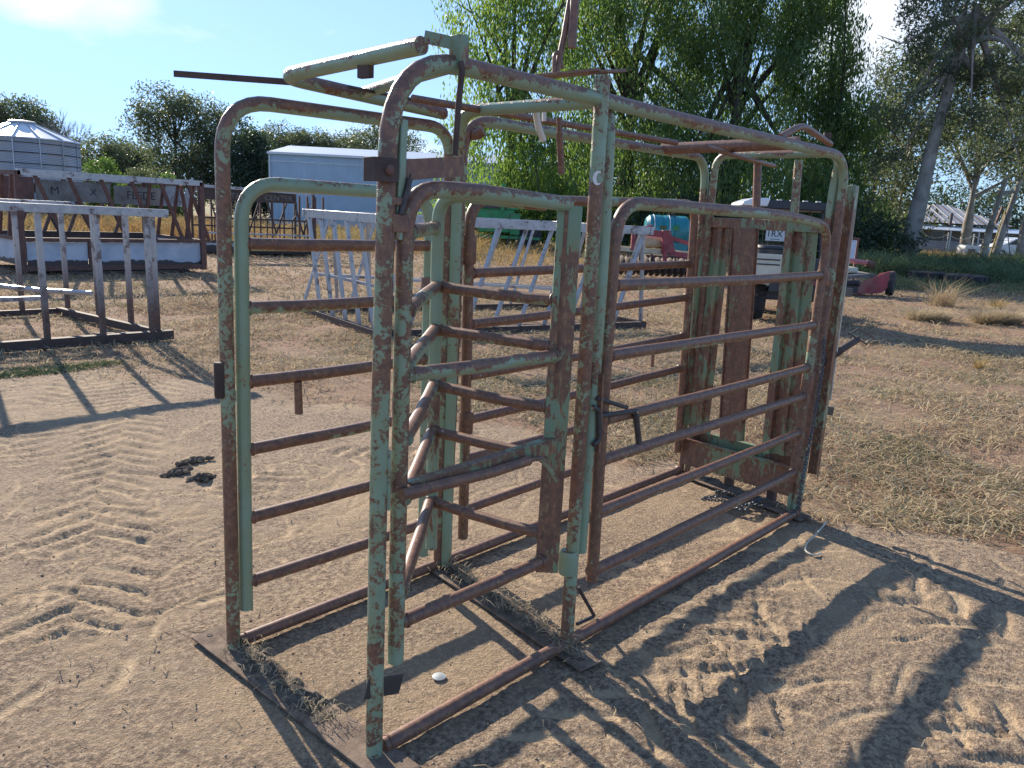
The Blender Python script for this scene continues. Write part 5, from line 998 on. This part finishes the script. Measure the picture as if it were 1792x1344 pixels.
def scatter(n, dmin, dmax, a0, a1, seed, pw=1.5, dens=None):
    """random ground points in a sector round the viewpoint, thinned by the grass map"""
    r = np.random.default_rng(seed); u = r.random(n); d = (dmin**(2-pw)+u*(dmax**(2-pw)-dmin**(2-pw)))**(1/(2-pw)) if pw != 2 else dmin*(dmax/dmin)**u
    a = r.uniform(a0, a1, n)+.730876; X = CX+d*np.cos(a); Y = CY+d*np.sin(a)
    g = grassness(X, Y) if dens is None else dens(X, Y); clump = sstep(.28, .62, fbm(X*1.7+3, Y*1.7+8, 3))*.85+.15
    k = r.random(n) < g*clump; inside = (X > -.2) & (X < 2.9) & (Y > -.1) & (Y < .95); k &= ~inside
    return X[k], Y[k], d[k]
X, Y, d = scatter(125000, 3.2, 13, -.90, .80, 11, 1.3, lambda x, y: grassness(x, y)*(.45+.55*sstep(2.2, 4.5, x))); blades('straw_litter', X, Y, .13, .0016+.00022*d, 1., 'straw', 'flattened dry grass and straw covering the yard', 'dry grass', curl=.5, seed=2)
X, Y, d = scatter(60000, 3.2, 13, -.85, .75, 12, 1.3, lambda x, y: grassness(x, y)*sstep(2.4, 4.2, x)*sstep(.45, .62, fbm(x*.8, y*.8, 4))); blades('short_grass', X, Y, .06, .0016+.0003*d, .45, 'grass_green', 'short green grass coming up through the straw', 'grass', seed=3)
X, Y, d = scatter(60000, 3.2, 16, -.75, .75, 13, 1.3); blades('straw_tufts', X, Y, .10, .0014+.0003*d, .6, 'straw_pale', 'pale bent straw stalks among the dry grass', 'dry grass', seed=4)
X, Y, d = scatter(90000, 12, 45, -.75, .75, 14, 1.2); blades('far_dry_grass', X, Y, .16, .0005*d, .75, 'straw', 'dry grass over the yard behind the machinery', 'dry grass', seed=5)
# sparse bits on the sand
X, Y, d = scatter(5000, 1.6, 8, -.75, .75, 15, 1.2, lambda x, y: np.full_like(x, .3)); blades('loose_straw', X, Y, .05, .0012+.0002*d, 1., 'straw_pale', 'loose bits of straw scattered on the sand', 'straw', seed=6)
def gravel():
    r = np.random.default_rng(91); n = 5200; d = 1.3*(7./1.3)**r.random(n); a = r.uniform(-.75, .75, n)+.730876; X = CX+d*np.cos(a); Y = CY+d*np.sin(a); s = r.uniform(.0012, .0045, n)*(r.random(n)**2*1.3+.5)
    oc = np.array([[1, 0, 0], [-1, 0, 0], [0, 1, 0], [0, -1, 0], [0, 0, 1], [0, 0, -1]], float); F0 = np.array([[0, 2, 4], [2, 1, 4], [1, 3, 4], [3, 0, 4], [2, 0, 5], [1, 2, 5], [3, 1, 5], [0, 3, 5]])
    z = ground_height(X, Y)[0]; z = z*(1-.65*under_crush(X, Y))-.004; V = np.stack([X, Y, z], 1)[:, None]+oc[None]*s[:, None, None]*r.uniform(.5, 1.3, (n, 6, 1)); F = (np.arange(n)[:, None, None]*6+F0[None]).reshape(-1, 3)
    tag(npmesh('gravel', V.reshape(-1, 3), F, 'grit'), 'small stones and crumbs of earth scattered over the sand', 'gravel', kind='stuff')
gravel()
def patch(n, cx, cy, rx, ry, seed, rot=0.):
    r = np.random.default_rng(seed); a = r.uniform(0, 2*PI, n); q = np.sqrt(r.random(n)); x = rx*q*np.cos(a); y = ry*q*np.sin(a)
    return cx+x*math.cos(rot)-y*math.sin(rot), cy+x*math.sin(rot)+y*math.cos(rot)
p = (1.189,6.135); X, Y = patch(1500, p[0], p[1], .6, .16, 30, .1); blades('green_tuft', X, Y, .06, .003, .5, 'grass_green', 'low green grass patch in front of the left hay feeder', 'grass', seed=7)
# straw stuck on the middle base plate
r_ = np.random.default_rng(5); t_ = r_.random(420); X = 1.0-.14*t_+r_.normal(0, .03, 420); Y = .80-.94*t_; blades('plate_straw', X, Y, .05, .0016, 1., 'straw_pale', 'straw bits caught in the muck on the middle base plate', 'straw', z0=np.full(420, .032), seed=8)
r_ = np.random.default_rng(6); t_ = r_.random(260); X = -.003+r_.normal(0, .032, 260); Y = .84-.66*t_; blades('plate_straw', X, Y, .035, .0014, 1., 'straw_pale', 'straw crumbs in the dirt on the rear base plate', 'straw', z0=np.full(260, .024), seed=9)
# tall golden weeds behind the feeders, green scrub on the right
def band(name, n, px0, px1, d0, d1, L, W, m, label, cat, seed, lie=.18, ylift=0, pts=None, cut=.35):
    r = np.random.default_rng(seed); px = r.uniform(px0, px1, n); dd = r.uniform(d0, d1, n)
    a = np.arctan2(-(px-896)/1390.3, 1.)+.730876; X = CX+dd*np.cos(a)/np.cos(a-.730876); Y = CY+dd*np.sin(a)/np.cos(a-.730876)
    f = fbm(X*.35+seed, Y*.35, 3); k = r.random(n) < sstep(cut, .62, f)*.8+.2; hl = L*(.55+.9*f)
    blades(name, X[k], Y[k], hl[k], W, lie, m, label, cat, seed=seed)
band('golden_weeds', 16000, -60, 830, 27, 46, .85, .012, 'weed_gold', 'tall golden seeding weeds behind the feeders', 'weeds', 41)
band('golden_weeds', 6000, 820, 1330, 25, 44, .45, .010, 'weed_gold', 'short golden weeds around the plough and green seeder', 'weeds', 42)
band('green_scrub', 22000, 1478, 1830, 29, 44, 1.0, .018, 'grass_green', 'thick green undergrowth on the right behind the mower and tyres', 'undergrowth', 43, .25)
band('green_scrub', 4000, 1500, 1830, 23, 29, .45, .010, 'grass_green', 'low green weeds around the loose tyres', 'undergrowth', 45, .3)
band('mixed_weeds', 5000, 1500, 1830, 44, 52, .7, .016, 'weed_gold', 'dry yellowish grass in front of the farmhouse', 'weeds', 44)
G_PTS = [(16.393,1.716), (15.360,2.666), (9.814,0.589), (20.095,2.466), (19.219,3.429)]
for k, (px, py, n, rx, L, m, lab, cat, ln) in enumerate(((1745,560,2600,.50,.36,'straw_pale','pale bleached grass tussock at the right edge of the yard','grass tussock',.35), (1625,552,1500,.42,.32,'straw_pale','pale tussock in front of the lying tyre','grass tussock',.35), (1712,640,70,.06,.20,'weed_gold','small orange dead plant standing alone on the right','dead plant',.1), (1745,535,120,.16,.36,'weed_gold','orange dead weed behind the bleached tussock','dead plant',.1), (1648,520,260,.35,.75,'straw','bare twiggy weed in front of the lying tyres','dead weed',.15))):
    q = G_PTS[k]; X, Y = patch(n, q[0], q[1], rx, rx*.5, 60+k, -.6); o = blades('tussock' if n > 1000 else 'dead_plant', X, Y, L, .004, ln, m, lab, cat, seed=70+k)
